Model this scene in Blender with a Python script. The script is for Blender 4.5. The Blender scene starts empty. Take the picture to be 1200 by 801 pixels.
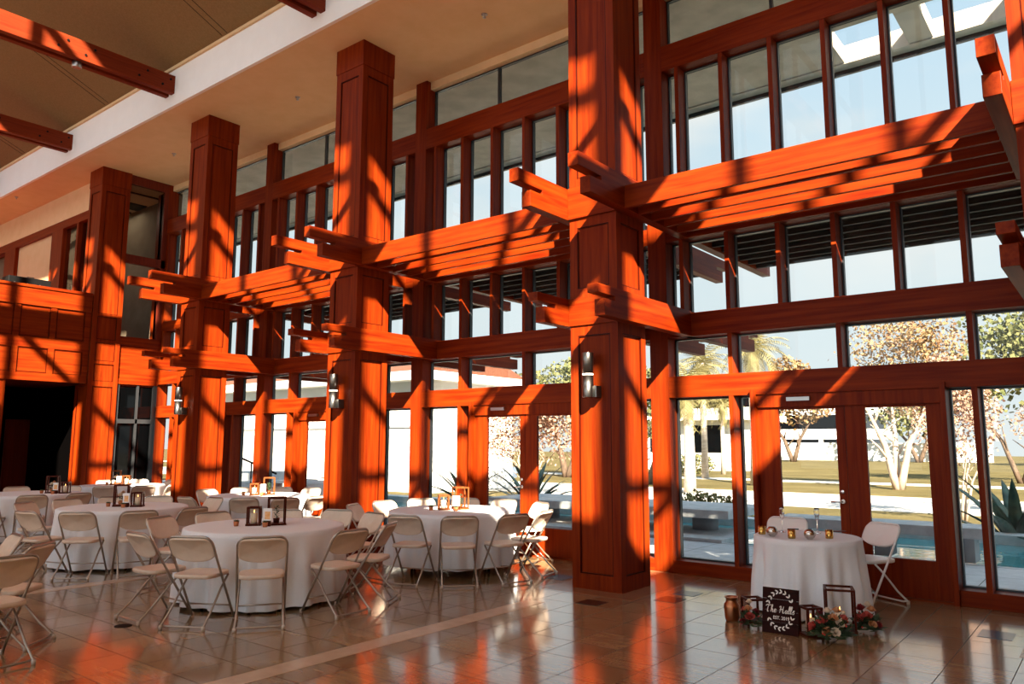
import bpy, bmesh, math, random
from mathutils import Vector, Matrix
R = math.radians
PI = math.pi
SC = bpy.context.scene
COL = SC.collection
rnd = random.Random(7)

# ------------------------------------------------------------------ camera, light, exposure
def make_camera():
    yaw, pitch, roll, f = R(-38.475), R(7.527), R(0.114), 898.28
    fw = Vector((math.sin(yaw)*math.cos(pitch), math.cos(yaw)*math.cos(pitch), math.sin(pitch)))
    r = Vector((math.cos(yaw), -math.sin(yaw), 0)); u = r.cross(fw)
    r2 = r*math.cos(roll) + u*math.sin(roll); u2 = -r*math.sin(roll) + u*math.cos(roll)
    cam = bpy.data.cameras.new('camera'); o = bpy.data.objects.new('camera', cam); COL.objects.link(o)
    M = Matrix((r2, u2, -fw)).transposed().to_4x4(); M.translation = Vector((4.502, -7.632, 1.65))
    o.matrix_world = M
    cam.sensor_width = 36; cam.lens = f*36/1200; cam.clip_end = 600
    SC.camera = o
make_camera()
SC.view_settings.view_transform = 'Standard'
SC.view_settings.look = 'None'
SC.view_settings.gamma = 1
SC.view_settings.exposure = 0.0
SC.view_settings.use_curve_mapping = False
SUN_E, SKY_S, SUN_GLOW = 40.0, 1.6, 1.5
sun = bpy.data.lights.new('sun', 'SUN'); sun.energy = SUN_E; sun.color = (1, .84, .66); sun.angle = R(.55)
so = bpy.data.objects.new('sun', sun); COL.objects.link(so)
SUN_D = Vector((-.965, 1, -.96))
so.rotation_euler = SUN_D.to_track_quat('-Z', 'Y').to_euler(); so.location = (12, -14, 16)

def make_world():
    w = bpy.data.worlds.new('sky'); SC.world = w; w.use_nodes = True
    nt = w.node_tree; nt.nodes.clear()
    N = nt.nodes.new; L = nt.links.new
    tc = N('ShaderNodeTexCoord'); sep = N('ShaderNodeSeparateXYZ'); L(tc.outputs['Generated'], sep.inputs[0])
    rmp = N('ShaderNodeValToRGB'); L(sep.outputs['Z'], rmp.inputs[0])
    e = rmp.color_ramp.elements
    e[0].position = 0; e[0].color = (.86, .93, .95, 1)
    e[1].position = .62; e[1].color = (.50, .76, 1.0, 1)
    k = rmp.color_ramp.elements.new(.25); k.color = (.80, .92, .98, 1)
    mp = N('ShaderNodeMapping'); mp.inputs['Scale'].default_value = (2.2, 2.2, 6); L(tc.outputs['Generated'], mp.inputs[0])
    nz = N('ShaderNodeTexNoise'); nz.inputs['Scale'].default_value = 1.6; nz.inputs['Detail'].default_value = 6; L(mp.outputs[0], nz.inputs[0])
    r2 = N('ShaderNodeValToRGB'); L(nz.outputs[0], r2.inputs[0])
    r2.color_ramp.elements[0].position = .45; r2.color_ramp.elements[1].position = .7
    mx = N('ShaderNodeMix'); mx.data_type = 'RGBA'; L(r2.outputs[0], mx.inputs[0]); L(rmp.outputs[0], mx.inputs[6]); mx.inputs[7].default_value = (.95, .97, .97, 1)
    bg = N('ShaderNodeBackground'); L(mx.outputs[2], bg.inputs[0])
    # the sky is brightest round the sun and falls off away from it
    nv = N('ShaderNodeVectorMath'); nv.operation = 'DOT_PRODUCT'; L(tc.outputs['Generated'], nv.inputs[0]); nv.inputs[1].default_value = tuple(-SUN_D.normalized())
    mr = N('ShaderNodeMapRange'); mr.interpolation_type = 'SMOOTHSTEP'; L(nv.outputs['Value'], mr.inputs[0])
    mr.inputs[1].default_value = -.1; mr.inputs[2].default_value = 1.0; mr.inputs[3].default_value = SKY_S; mr.inputs[4].default_value = SKY_S*SUN_GLOW
    L(mr.outputs[0], bg.inputs[1])
    out = N('ShaderNodeOutputWorld'); L(bg.outputs[0], out.inputs[0])
make_world()
try:
    SC.cycles.max_bounces = 10; SC.cycles.diffuse_bounces = 5; SC.cycles.glossy_bounces = 4
    SC.cycles.transparent_max_bounces = 24; SC.cycles.transmission_bounces = 6
    SC.cycles.caustics_reflective = False; SC.cycles.caustics_refractive = False
    SC.cycles.sample_clamp_indirect = 4
except Exception:
    pass

# ------------------------------------------------------------------ materials
def mat(name, base, rough=.5, metal=0., spec=.5, **kw):
    m = bpy.data.materials.new(name); m.use_nodes = True
    b = m.node_tree.nodes['Principled BSDF']
    b.inputs['Base Color'].default_value = (*base, 1); b.inputs['Roughness'].default_value = rough
    b.inputs['Metallic'].default_value = metal; b.inputs['Specular IOR Level'].default_value = spec
    for k, v in kw.items(): b.inputs[k.replace('_', ' ')].default_value = v
    return m

def mottled(name, c1, c2, scale=8, rough=.6, spec=.4, stretch=(1, 1, 1), detail=5, bump=0., metal=0., lo=.35, hi=.65, coord='Object', **kw):
    m = mat(name, c1, rough, metal, spec, **kw); nt = m.node_tree; N = nt.nodes.new; L = nt.links.new
    b = nt.nodes['Principled BSDF']
    tc = N('ShaderNodeTexCoord'); mp = N('ShaderNodeMapping'); mp.inputs['Scale'].default_value = stretch
    L(tc.outputs[coord], mp.inputs[0])
    nz = N('ShaderNodeTexNoise'); nz.inputs['Scale'].default_value = scale; nz.inputs['Detail'].default_value = detail; nz.inputs['Roughness'].default_value = .6
    L(mp.outputs[0], nz.inputs[0])
    r = N('ShaderNodeValToRGB'); L(nz.outputs[0], r.inputs[0])
    r.color_ramp.elements[0].position = lo; r.color_ramp.elements[0].color = (*c1, 1)
    r.color_ramp.elements[1].position = hi; r.color_ramp.elements[1].color = (*c2, 1)
    L(r.outputs[0], b.inputs['Base Color'])
    if bump:
        bp = N('ShaderNodeBump'); bp.inputs['Strength'].default_value = bump; bp.inputs['Distance'].default_value = .01
        L(nz.outputs[0], bp.inputs['Height']); L(bp.outputs[0], b.inputs['Normal'])
    return m

W1, W2 = (.105, .0060, .0005), (.228, .0300, .0021)
def wood(name, axis, c1=W1, c2=W2, rough=.45, spec=.10):
    st = [14, 14, 14]; st[axis] = .7
    return mottled(name, c1, c2, 1.3, rough, spec, tuple(st), 7, lo=.28, hi=.72)
M = {}
M['wood_x'] = wood('cherry_wood_along', 0); M['wood_y'] = wood('cherry_wood_across', 1); M['wood_z'] = wood('cherry_wood_upright', 2)
M['wood_ceiling'] = wood('ceiling_beam_wood', 1, (.11, .012, .003), (.21, .032, .008), .5)
M['wood_bead'] = wood('panel_bead_wood', 2, (.03, .003, .001), (.05, .005, .0015), .3)
M['wood_dark'] = wood('dark_wood', 2, (.10, .015, .008), (.17, .026, .012))
M['plaster'] = mottled('cream_plaster', (.68, .48, .26), (.72, .52, .30), 3, .85, .15)
M['plaster_white'] = mottled('white_plaster', (.82, .82, .80), (.85, .85, .83), 3, .85, .15)
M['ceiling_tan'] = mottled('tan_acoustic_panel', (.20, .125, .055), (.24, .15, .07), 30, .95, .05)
M['stone_soffit'] = mottled('stone_soffit', (.50, .44, .36), (.66, .58, .48), 2.2, .8, .2, detail=8)
M['black'] = mat('black_rubber', (.003, .003, .003), .6, 0, .15)
M['alu'] = mat('dark_anodised_frame', (.05, .055, .06), .4, .6)
M['plastic'] = mottled('cream_plastic', (.66, .55, .43), (.70, .59, .47), 20, .42, .4)
M['plastic_white'] = mat('white_plastic', (.82, .81, .77), .42, 0, .4)
M['chair_steel'] = mat('grey_beige_painted_steel', (.40, .36, .31), .28, .75)
M['steel_white'] = mat('white_painted_steel', (.75, .74, .71), .35, 0, .5)
M['cap'] = mat('grey_rubber_foot', (.55, .50, .43), .7)
M['cloth'] = mottled('white_linen', (.755, .80, .83), (.79, .84, .87), 120, .85, .15, bump=.05)
M['lantern'] = wood('lantern_mahogany', 2, (.045, .007, .003), (.085, .014, .006), .4)
M['lantern_sunlit'] = wood('lantern_wood_sunlit', 2, (.10, .026, .006), (.17, .052, .012), .5)  # regular lantern wood, its colour lightened for the tables standing in sun
M['wax'] = mat('ivory_wax', (.85, .72, .52), .5, 0, .3, Subsurface_Weight=.15)
M['terracotta'] = mat('terracotta', (.50, .17, .06), .7)
M['leaf_dark'] = mottled('dark_leaf', (.018, .045, .018), (.07, .12, .05), 30, .6, .3)
M['steel'] = mat('brushed_steel', (.40, .40, .39), .30, 1.)
M['lamp_steel'] = mat('dark_satin_steel', (.20, .20, .19), .28, 1.)
M['chrome'] = mat('satin_chrome', (.75, .74, .70), .18, 1.)
M['concrete'] = mottled('concrete', (.55, .56, .58), (.72, .73, .75), 6, .8, .2, detail=8)
M['concrete_dark'] = mottled('weathered_concrete', (.26, .27, .29), (.36, .37, .39), 3, .85, .2, detail=8)
M['ext_wood'] = mottled('eave_shaded_timber', (.07, .065, .06), (.12, .11, .10), 3, .75, .2, (1, 12, 12))  # dark grey puts the eave's shadow into the slat colour
M['copper'] = mat('antique_copper', (.42, .17, .08), .3, 1.)
M['gold'] = mottled('gold_mercury_glass', (.45, .24, .05), (.75, .48, .14), 60, .22, .3, metal=1.)
M['mercury'] = mottled('silver_mercury_glass', (.40, .34, .29), (.70, .64, .57), 25, .12, .3, metal=1.)
M['sign'] = wood('sign_board', 0, (.010, .005, .004), (.038, .007, .006), .7, .08)
M['white_paint'] = mat('white_paint', (.85, .83, .78), .7)
M['paper'] = mat('white_card', (.85, .83, .80), .7)
M['peach'] = mottled('peach_print', (.80, .36, .10), (.85, .55, .28), 60, .7)
M['lawn'] = mottled('dry_lawn', (.105, .085, .036), (.16, .13, .058), .35, .95, .05, detail=8)
M['asphalt'] = mottled('pale_road', (.50, .48, .46), (.60, .57, .54), 1.5, .9, .1)
M['sidewalk'] = mottled('sidewalk', (.55, .52, .48), (.66, .62, .57), 2, .9, .1)
M['white_build'] = mottled('white_stucco', (.80, .79, .76), (.86, .85, .82), 1.5, .85, .15)
M['dark_glass'] = mat('dark_window_glass', (.001, .0012, .0014), .05, 0, .2)
M['void'] = mat('recess_shade_black', (.0012, .001, .001), .9, 0, 0)  # black stands in for the deep shade inside the doorway recess
M['roof_tile'] = mottled('clay_roof', (.16, .055, .03), (.24, .09, .05), 12, .8)
M['bark'] = mottled('pale_bark', (.40, .30, .23), (.62, .50, .40), 6, .9, .1, (1, 1, .25))
M['palm_bark'] = mottled('palm_bark', (.46, .38, .31), (.66, .57, .48), 9, .9, .1, (.3, .3, 2))
M['trunk_dark'] = mottled('brown_bark', (.10, .07, .05), (.20, .14, .10), 7, .9, .1, (1, 1, .3))
def leafmat(n, a, b, sc=2.5): return mottled(n, a, b, sc, .7, .2, detail=3, lo=.4, hi=.6)
M['leaf_pink'] = leafmat('dry_pinkish_leaf', (0.374, 0.216, 0.144), (0.518, 0.346, 0.259))
M['leaf_rust'] = leafmat('russet_leaf', (0.225, 0.120, 0.060), (0.345, 0.247, 0.120))
M['leaf_palm'] = leafmat('palm_leaf', (0.165, 0.143, 0.053), (0.330, 0.285, 0.128))
M['leaf_green'] = leafmat('olive_leaf', (0.080, 0.096, 0.032), (0.208, 0.200, 0.080))
M['leaf_agave'] = mottled('agave_leaf', (.035, .075, .055), (.10, .17, .12), 4, .45)
M['rose_red'] = mottled('burgundy_petal', (.16, .01, .015), (.28, .022, .03), 40, .6)
M['rose_coral'] = mottled('coral_petal', (.48, .06, .055), (.60, .14, .10), 40, .6)
M['rose_peach'] = mottled('peach_petal', (.62, .28, .12), (.70, .42, .22), 40, .6)
M['rose_cream'] = mottled('cream_petal', (.80, .68, .52), (.85, .75, .62), 40, .6)
M['berry'] = mat('red_berry', (.60, .03, .02), .3)
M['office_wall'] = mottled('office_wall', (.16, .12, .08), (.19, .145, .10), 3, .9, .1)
M['tile_blue'] = mat('blue_grey_inlay', (.03, .06, .10), .2)
M['tile_black'] = mat('black_granite', (.018, .015, .013), .15)
M['tile_rust'] = mottled('rust_granite', (.22, .085, .04), (.30, .13, .06), 30, .18)
M['tile_pale'] = mottled('pale_travertine', (.50, .37, .26), (.58, .44, .32), 6, .15, .6)

def glass_pane():
    m = bpy.data.materials.new('window_glass'); m.use_nodes = True; nt = m.node_tree; nt.nodes.clear()
    N = nt.nodes.new; L = nt.links.new
    t = N('ShaderNodeBsdfTransparent'); t.inputs[0].default_value = (.74, .755, .75, 1)
    g = N('ShaderNodeBsdfGlossy'); g.inputs['Roughness'].default_value = .01
    fr = N('ShaderNodeFresnel'); fr.inputs[0].default_value = 1.35
    mx = N('ShaderNodeMixShader'); bf = N('ShaderNodeNewGeometry'); iv = N('ShaderNodeMath'); iv.operation = 'SUBTRACT'; iv.inputs[0].default_value = 1; L(bf.outputs['Backfacing'], iv.inputs[1])
    ml = N('ShaderNodeMath'); ml.operation = 'MULTIPLY'; L(fr.outputs[0], ml.inputs[0]); L(iv.outputs[0], ml.inputs[1]); L(ml.outputs[0], mx.inputs[0]); L(t.outputs[0], mx.inputs[1]); L(g.outputs[0], mx.inputs[2])
    o = N('ShaderNodeOutputMaterial'); L(mx.outputs[0], o.inputs[0]); return m
M['glass'] = glass_pane()
M['goblet'] = mat('clear_glass', (1, 1, 1), .02, 0, .5, Transmission_Weight=1., IOR=1.35)
def emit(name, c, s):
    m = mat(name, c, .5); b = m.node_tree.nodes['Principled BSDF']
    b.inputs['Emission Color'].default_value = (*c, 1); b.inputs['Emission Strength'].default_value = s; return m
M['flame'] = emit('candle_flame', (1, .45, .12), 6)
M['lamp_band'] = emit('lit_diffuser', (1, .95, .85), 2.2)
M['spot_lens'] = emit('lit_spot_lens', (1, .75, .45), 1.2)

def floor_mat():
    m = mat('polished_travertine', (.3, .2, .12), .12, 0, .4); nt = m.node_tree; N = nt.nodes.new; L = nt.links.new
    b = nt.nodes['Principled BSDF']
    geo = N('ShaderNodeNewGeometry'); sep = N('ShaderNodeSeparateXYZ'); L(geo.outputs['Position'], sep.inputs[0])
    def math_(op, a, bb=None, c=None):
        n = N('ShaderNodeMath'); n.operation = op
        for i, v in enumerate((a, bb, c)):
            if v is None: continue
            if isinstance(v, (int, float)): n.inputs[i].default_value = v
            else: L(v, n.inputs[i])
        return n.outputs[0]
    T = .43
    lines = []; cells = []
    for ax, off in (('X', 2.02), ('Y', -2.04)):
        s = math_('DIVIDE', math_('SUBTRACT', sep.outputs[ax], off), T)
        cells.append(math_('FLOOR', s))
        fr = math_('SUBTRACT', s, math_('FLOOR', s))
        dd = math_('MINIMUM', fr, math_('SUBTRACT', 1, fr))
        lines.append(math_('LESS_THAN', dd, .008))
    ln = math_('MAXIMUM', lines[0], lines[1])
    cx = N('ShaderNodeCombineXYZ'); L(cells[0], cx.inputs[0]); L(cells[1], cx.inputs[1])
    wn = N('ShaderNodeTexWhiteNoise'); wn.noise_dimensions = '2D'; L(cx.outputs[0], wn.inputs['Vector'])
    # veins running along X, shifted per tile
    mp = N('ShaderNodeMapping'); mp.inputs['Scale'].default_value = (1.0, 11, 1); L(geo.outputs['Position'], mp.inputs[0])
    sc = N('ShaderNodeVectorMath'); sc.operation = 'SCALE'; sc.inputs['Scale'].default_value = 9; L(wn.outputs['Color'], sc.inputs[0])
    add = N('ShaderNodeVectorMath'); L(mp.outputs[0], add.inputs[0]); L(sc.outputs[0], add.inputs[1])
    nz = N('ShaderNodeTexNoise'); nz.inputs['Scale'].default_value = 2.4; nz.inputs['Detail'].default_value = 9; nz.inputs['Roughness'].default_value = .65; L(add.outputs[0], nz.inputs[0])
    r = N('ShaderNodeValToRGB'); L(nz.outputs[0], r.inputs[0])
    r.color_ramp.elements[0].position = .3; r.color_ramp.elements[0].color = (.195, .115, .050, 1)
    r.color_ramp.elements[1].position = .72; r.color_ramp.elements[1].color = (.37, .245, .125, 1)
    hv = N('ShaderNodeHueSaturation'); L(r.outputs[0], hv.inputs['Color']); L(math_('ADD', math_('MULTIPLY', wn.outputs[0], .5), .75), hv.inputs['Value'])
    mx = N('ShaderNodeMix'); mx.data_type = 'RGBA'; L(ln, mx.inputs[0]); L(hv.outputs[0], mx.inputs[6]); mx.inputs[7].default_value = (.06, .032, .016, 1)
    L(mx.outputs[2], b.inputs['Base Color'])
    L(math_('ADD', math_('MULTIPLY', ln, .5), .17), b.inputs['Roughness'])
    L(math_('MULTIPLY', math_('SUBTRACT', 1, ln), .7), b.inputs['Coat Weight']); b.inputs['Coat Roughness'].default_value = .10; b.inputs['Coat IOR'].default_value = 1.55
    return m
M['floor'] = floor_mat()
def paving_mat():
    m = mottled('grey_paving', (.62, .62, .65), (.76, .76, .79), 5, .6, .3, detail=8); nt = m.node_tree; N = nt.nodes.new; L = nt.links.new
    b = nt.nodes['Principled BSDF']; old = b.inputs['Base Color'].links[0].from_socket
    tc = N('ShaderNodeTexCoord'); br = N('ShaderNodeTexBrick'); br.offset = 0
    br.inputs['Scale'].default_value = 1; br.inputs['Brick Width'].default_value = 1.0; br.inputs['Row Height'].default_value = 1.0; br.inputs['Mortar Size'].default_value = .006
    br.inputs['Mortar'].default_value = (.1, .1, .1, 1); L(tc.outputs['Object'], br.inputs[0]); L(old, br.inputs['Color1']); L(old, br.inputs['Color2'])
    L(br.outputs[0], b.inputs['Base Color']); return m
M['paving'] = paving_mat()
def water_mat():
    m = mottled('turquoise_water', (.02, .23, .27), (.06, .36, .40), 3, .06, .7, (1, 2.5, 1), 6); nt = m.node_tree
    N = nt.nodes.new; b = nt.nodes['Principled BSDF']
    nz = N('ShaderNodeTexNoise'); nz.inputs['Scale'].default_value = 7; bp = N('ShaderNodeBump'); bp.inputs['Strength'].default_value = .35; bp.inputs['Distance'].default_value = .04
    nt.links.new(nz.outputs[0], bp.inputs['Height']); nt.links.new(bp.outputs[0], b.inputs['Normal']); return m
M['water'] = water_mat()

# ------------------------------------------------------------------ builders
class MB:
    def __init__(s): s.v = []; s.f = []; s.sm = []
    def add(s, vs, fs, smooth=False):
        o = len(s.v); s.v += [tuple(v) for v in vs]
        for f in fs: s.f.append([i+o for i in f]); s.sm.append(smooth)
        return s
    def box(s, x0, x1, y0, y1, z0, z1):
        vs = [(x, y, z) for x in (x0, x1) for y in (y0, y1) for z in (z0, z1)]
        return s.add(vs, [(0, 1, 3, 2), (4, 6, 7, 5), (0, 4, 5, 1), (2, 3, 7, 6), (0, 2, 6, 4), (1, 5, 7, 3)])
    def prism(s, pts, a0, a1, axis):   # pts polygon in the two other axes (cyclic order)
        def P(p, a):
            return {0: (a, p[0], p[1]), 1: (p[0], a, p[1]), 2: (p[0], p[1], a)}[axis]
        n = len(pts); vs = [P(p, a0) for p in pts] + [P(p, a1) for p in pts]
        fs = [list(range(n))[::-1], list(range(n, 2*n))] + [[i, (i+1) % n, n+(i+1) % n, n+i] for i in range(n)]
        return s.add(vs, fs)
    def tube(s, pts, r, seg=8, closed=False, caps=True):
        pts = [Vector(p) for p in pts]; n = len(pts); rs = r if isinstance(r, (list, tuple)) else [r]*n
        rings = []; up = None
        for i, p in enumerate(pts):
            a = pts[i-1] if i > 0 or closed else pts[0]; b = pts[(i+1) % n] if i < n-1 or closed else pts[-1]
            t = (b-a).normalized() if (b-a).length > 1e-9 else Vector((0, 0, 1))
            if up is None: up = Vector((0, 0, 1)) if abs(t.z) < .9 else Vector((1, 0, 0))
            x = up.cross(t); x = x.normalized() if x.length > 1e-6 else t.orthogonal().normalized()
            y = t.cross(x).normalized(); up = y
            rings.append([p + (x*math.cos(2*PI*k/seg) + y*math.sin(2*PI*k/seg))*rs[i] for k in range(seg)])
        vs = [v for g in rings for v in g]; fs = []
        for i in range(n if closed else n-1):
            j = (i+1) % n
            for k in range(seg): fs.append((i*seg+k, i*seg+(k+1) % seg, j*seg+(k+1) % seg, j*seg+k))
        s.add(vs, fs, True)
        if caps and not closed:
            o = len(s.v)-len(vs); s.f += [[o+k for k in range(seg)][::-1], [o+(n-1)*seg+k for k in range(seg)]]; s.sm += [False, False]
        return s
    def lathe(s, prof, seg=24, c=(0, 0, 0), sharp=False):
        vs = []; fs = []
        for r, z in prof:
            for k in range(seg): a = 2*PI*k/seg; vs.append((c[0]+r*math.cos(a), c[1]+r*math.sin(a), c[2]+z))
        for i in range(len(prof)-1):
            for k in range(seg): fs.append((i*seg+k, i*seg+(k+1) % seg, (i+1)*seg+(k+1) % seg, (i+1)*seg+k))
        s.add(vs, fs, not sharp); o = len(s.v)-len(vs)
        if prof[0][0] > 1e-6: s.f.append([o+k for k in range(seg)][::-1]); s.sm.append(False)
        if prof[-1][0] > 1e-6: s.f.append([o+(len(prof)-1)*seg+k for k in range(seg)]); s.sm.append(False)
        return s
    def grid(s, rows, smooth=True, wrap=False):
        n = len(rows[0]); vs = [p for r in rows for p in r]; fs = []
        for i in range(len(rows)-1):
            for k in range(n if wrap else n-1):
                fs.append((i*n+k, i*n+(k+1) % n, (i+1)*n+(k+1) % n, (i+1)*n+k))
        return s.add(vs, fs, smooth)
    def obj(s, name, m, parent=None, loc=None, bevel=0., solid=0.):
        me = bpy.data.meshes.new(name); me.from_pydata(s.v, [], s.f); me.update()
        me.polygons.foreach_set('use_smooth', s.sm)
        me.materials.append(M[m] if isinstance(m, str) else m)
        o = bpy.data.objects.new(name, me); COL.objects.link(o)
        if parent: o.parent = parent
        if loc: o.location = loc
        if solid:
            md = o.modifiers.new('s', 'SOLIDIFY'); md.thickness = solid; md.offset = 0
        if bevel:
            md = o.modifiers.new('b', 'BEVEL'); md.width = bevel; md.segments = 2; md.limit_method = 'ANGLE'
        return o

def tag(o, label, cat, group=None, kind=None):
    if label: o['label'] = label
    if cat: o['category'] = cat
    if group: o['group'] = group
    if kind: o['kind'] = kind
    return o
def thing(name, label, cat, loc=(0, 0, 0), rz=0., group=None, kind=None):
    o = bpy.data.objects.new(name, None); COL.objects.link(o); o.location = loc; o.rotation_euler = (0, 0, rz); o.empty_display_size = .1
    return tag(o, label, cat, group, kind)
def dup(root, loc, rz=None, label=None, group=None, skip=()):
    r = root.copy(); COL.objects.link(r); r.location = loc
    if rz is not None: r.rotation_euler = (0, 0, rz)
    if label: r['label'] = label
    if group: r['group'] = group
    def rec(src, dst):
        for ch in src.children:
            if ch.name.split('.')[0] in skip: continue
            c = ch.copy(); COL.objects.link(c); c.parent = dst; rec(ch, c)
    rec(root, r)
    return r
def struct(mb, name, m, label=None, cat=None, **kw):
    o = mb.obj(name, m, **kw); o['kind'] = 'structure'
    tag(o, label, cat); return o

# ------------------------------------------------------------------ shell
S, CW, YG, ZS = 4.631, .657, 1.64, 8.12
XL = -13.95
COLS = [-k*S for k in (-1, 0, 1, 2, 3)]           # near right-hand corner of each column (C0 .. C4)
struct(MB().box(-26, 18, -16.9, 1.9, -.12, 0), 'floor', 'floor', 'polished brown travertine floor laid in square tiles', 'floor')
fl = bpy.data.objects['floor']
def inlay(name, m, x0, x1, y0, y1, z=.002):
    MB().box(x0, x1, y0, y1, -.01, z).obj(name, m, fl)
for x in COLS:
    inlay('column_border', 'tile_rust', x-CW-.26, x+.26, -.26, CW+.9, .0015)
    inlay('dark_inlay_tile', 'tile_black', x-.135, x+.12, -.72, -.48, .003)
    inlay('blue_inlay_tile', 'tile_blue', x-CW-.62, x-CW-.36, .30, .62, .003)
    inlay('dark_inlay_tile', 'tile_black', x+.43, x+.68, -.09, .2, .003)
    inlay('blue_inlay_tile', 'tile_blue', x+.43, x+.68, .36, .62, .003)
    inlay('pale_floor_band', 'tile_pale', x-.62, x-.40, -9, -.9, .002)

# glazed wall: soffit, eave, upper ceiling, fascia, skylight frame
SK0, ZK = -4.1, 10.42                # where the tan ceiling gives way to the steep monitor roof
YC, ZC0, ZC1 = -9.3, 9.65, 15.45     # clerestory glazing behind the camera
sof = MB().box(-26, 18, -.64, 1.9, ZS, ZS+.3)
struct(sof, 'ceiling', 'plaster', 'low cream plaster soffit running along the tops of the columns', 'ceiling')
fa = MB().box(-26, 18, -.66, -.6, ZS-.002, 8.86)
struct(fa, 'trim_1', 'plaster_white', 'white plaster fascia above the cream soffit', 'fascia')
MB().box(-26, 18, -.70, -.64, 8.86, 8.92).obj('fascia_cap', 'plaster', bpy.data.objects['trim_1'])
def slope(y0, z0, y1, z1, t=.12):
    return MB().prism([(y0, z0), (y1, z1), (y1, z1+t), (y0, z0+t)], -26, 18, 0)
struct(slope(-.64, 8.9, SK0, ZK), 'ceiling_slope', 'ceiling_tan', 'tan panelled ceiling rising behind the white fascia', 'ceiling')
gro = MB()
for k in range(-5, 4):
    for dx in (0, .16):
        x = -.33+S*k+1.9+dx
        gro.prism([(-.72, 8.93), (SK0+.1, ZK-.045-.006), (SK0+.1, ZK-.03), (-.72, 8.945)], x-.004, x+.004, 0)
gro.obj('ceiling_joint', 'black', bpy.data.objects['ceiling_slope'])
struct(slope(SK0, ZK, YC, ZC1+.12), 'ceiling_monitor', 'plaster_white', 'steep white monitor roof over the middle of the hall', 'ceiling')
struct(MB().box(-26, 18, -16.95, YC-.1, ZC0-.3, ZC0-.1), 'ceiling_back', 'plaster', 'flat ceiling behind the camera', 'ceiling')
sk = MB().box(-26, 18, YC-.1, YC+.1, ZC0-.2, ZC0)
sk.box(-26, 18, YC-.1, YC+.1, ZC1, ZC1+.3); sk.box(-26, 18, YC-.07, YC+.07, 14.78, 14.92); sk.box(-26, 18, YC-.07, YC+.07, 11.5, 11.62)
for k in range(-5, 4):
    x = -.337+S*k
    sk.box(x-.14, x+.14, YC-.12, YC+.12, ZC0, ZC1)
    for j in (1, 2): sk.box(x+S*j/3-.05, x+S*j/3+.05, YC-.07, YC+.07, ZC0, ZC1)
struct(sk, 'clerestory_frame', 'wood_ceiling', 'timber frame of the long clerestory window over the hall', 'window')
tr = MB()
for k in range(-5, 4): tr.box(-.337+S*k-.05, -.337+S*k+.05, YC, SK0, 9.98, 10.08)
struct(tr, 'clerestory_tie', 'wood_ceiling', 'slender timber ties across the monitor roof', 'beam')

# far and side walls
wb = MB().box(-26, 18, -16.95, -16.75, 0, .8); wb.box(-26, 18, -16.95, -16.75, 8.4, ZC0)
for k in range(-5, 4): wb.box(-.337+S*k-.35, -.337+S*k+.35, -16.95, -16.6, .8, 8.4)
wb.box(-26, 18, -16.95, -16.75, 3.05, 3.36)
struct(wb, 'wall_back', 'wood_z', 'timber wall behind the camera', 'wall')
struct(MB().box(9.4, 9.6, -16.9, 1.9, 0, 9.75), 'wall_right', 'plaster', 'plaster end wall beyond the frame', 'wall')
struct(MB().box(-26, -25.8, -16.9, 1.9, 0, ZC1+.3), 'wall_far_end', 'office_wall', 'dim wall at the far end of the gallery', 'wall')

# ------------------------------------------------------------------ columns
def column_mesh(z0, z1, breaks):
    m = MB(); w = CW; d = .022; st = .105
    m.box(-w+d, -d, d, w-d, z0, z1)
    for x0, y0 in ((-w, 0), (-st, 0), (-w, w-st), (-st, w-st)): m.box(x0, x0+st, y0, y0+st, z0, z1)
    zs = [z0] + [v for ab in breaks for v in ab] + [z1]
    for i in range(0, len(zs), 2):
        a, b = zs[i], zs[i+1]
        if b-a < .01: continue
        m.box(-w+st, -st, .0, d, a, b); m.box(-w+st, -st, w-d, w, a, b)
        m.box(-w, -w+d, st, w-st, a, b); m.box(-d, 0, st, w-st, a, b)
    return m
def bead_mesh(breaks):
    m = MB(); w = CW; d = .022; st = .105; t = .013
    for a, b in breaks:
        for (u0, u1, v0, v1) in ((st, w-st, a, a+t), (st, w-st, b-t, b), (st, st+t, a+t, b-t), (w-st-t, w-st, a+t, b-t)):
            m.box(-w+u0, -w+u1, .006, d+.002, v0, v1); m.box(-d-.002, -.006, u0, u1, v0, v1)
    return m
CNAME = ['by the sign table at the picture edge', 'nearest and thickest looking, behind the sunlit table', 'second of the row, behind the foremost table', 'third of the row, with two lit faces', 'last of the row, in the corner of the gallery']
cbreak = [(.17, 2.93), (3.5, 4.26), (4.88, 7.55)]
cb4 = [(.17, 2.93), (3.05, 3.45), (3.52, 3.95), (4.02, 4.55), (4.62, 7.55)]
protoC = thing('timber_column', 'panelled red timber column '+CNAME[0], 'column', (COLS[0], 0, 0), group='row of timber columns')
column_mesh(0, 7.72, cbreak).obj('shaft', 'wood_z', protoC)
bead_mesh(cbreak).obj('panel_bead', 'wood_bead', protoC)
MB().box(-CW-.012, .012, -.012, CW+.012, 7.70, ZS).obj('cap', 'wood_z', protoC, bevel=.004)
MB().box(-CW-.01, .01, -.022, CW+.01, 3.05, 3.39).obj('lower_collar', 'wood_x', protoC, bevel=.004)
MB().box(-CW-.01, .01, -.03, CW+.01, 4.375, 4.77).obj('upper_collar', 'wood_x', protoC, bevel=.004)
for i, x in enumerate(COLS[1:4], 1):
    dup(protoC, (x, 0, 0), None, 'panelled red timber column, '+CNAME[i])
c4 = thing('timber_column', 'panelled red timber column, '+CNAME[4], 'column', (COLS[4], 0, 0), group='row of timber columns')
column_mesh(0, 7.72, cb4).obj('shaft', 'wood_z', c4)
bead_mesh(cb4).obj('panel_bead', 'wood_bead', c4)
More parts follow.
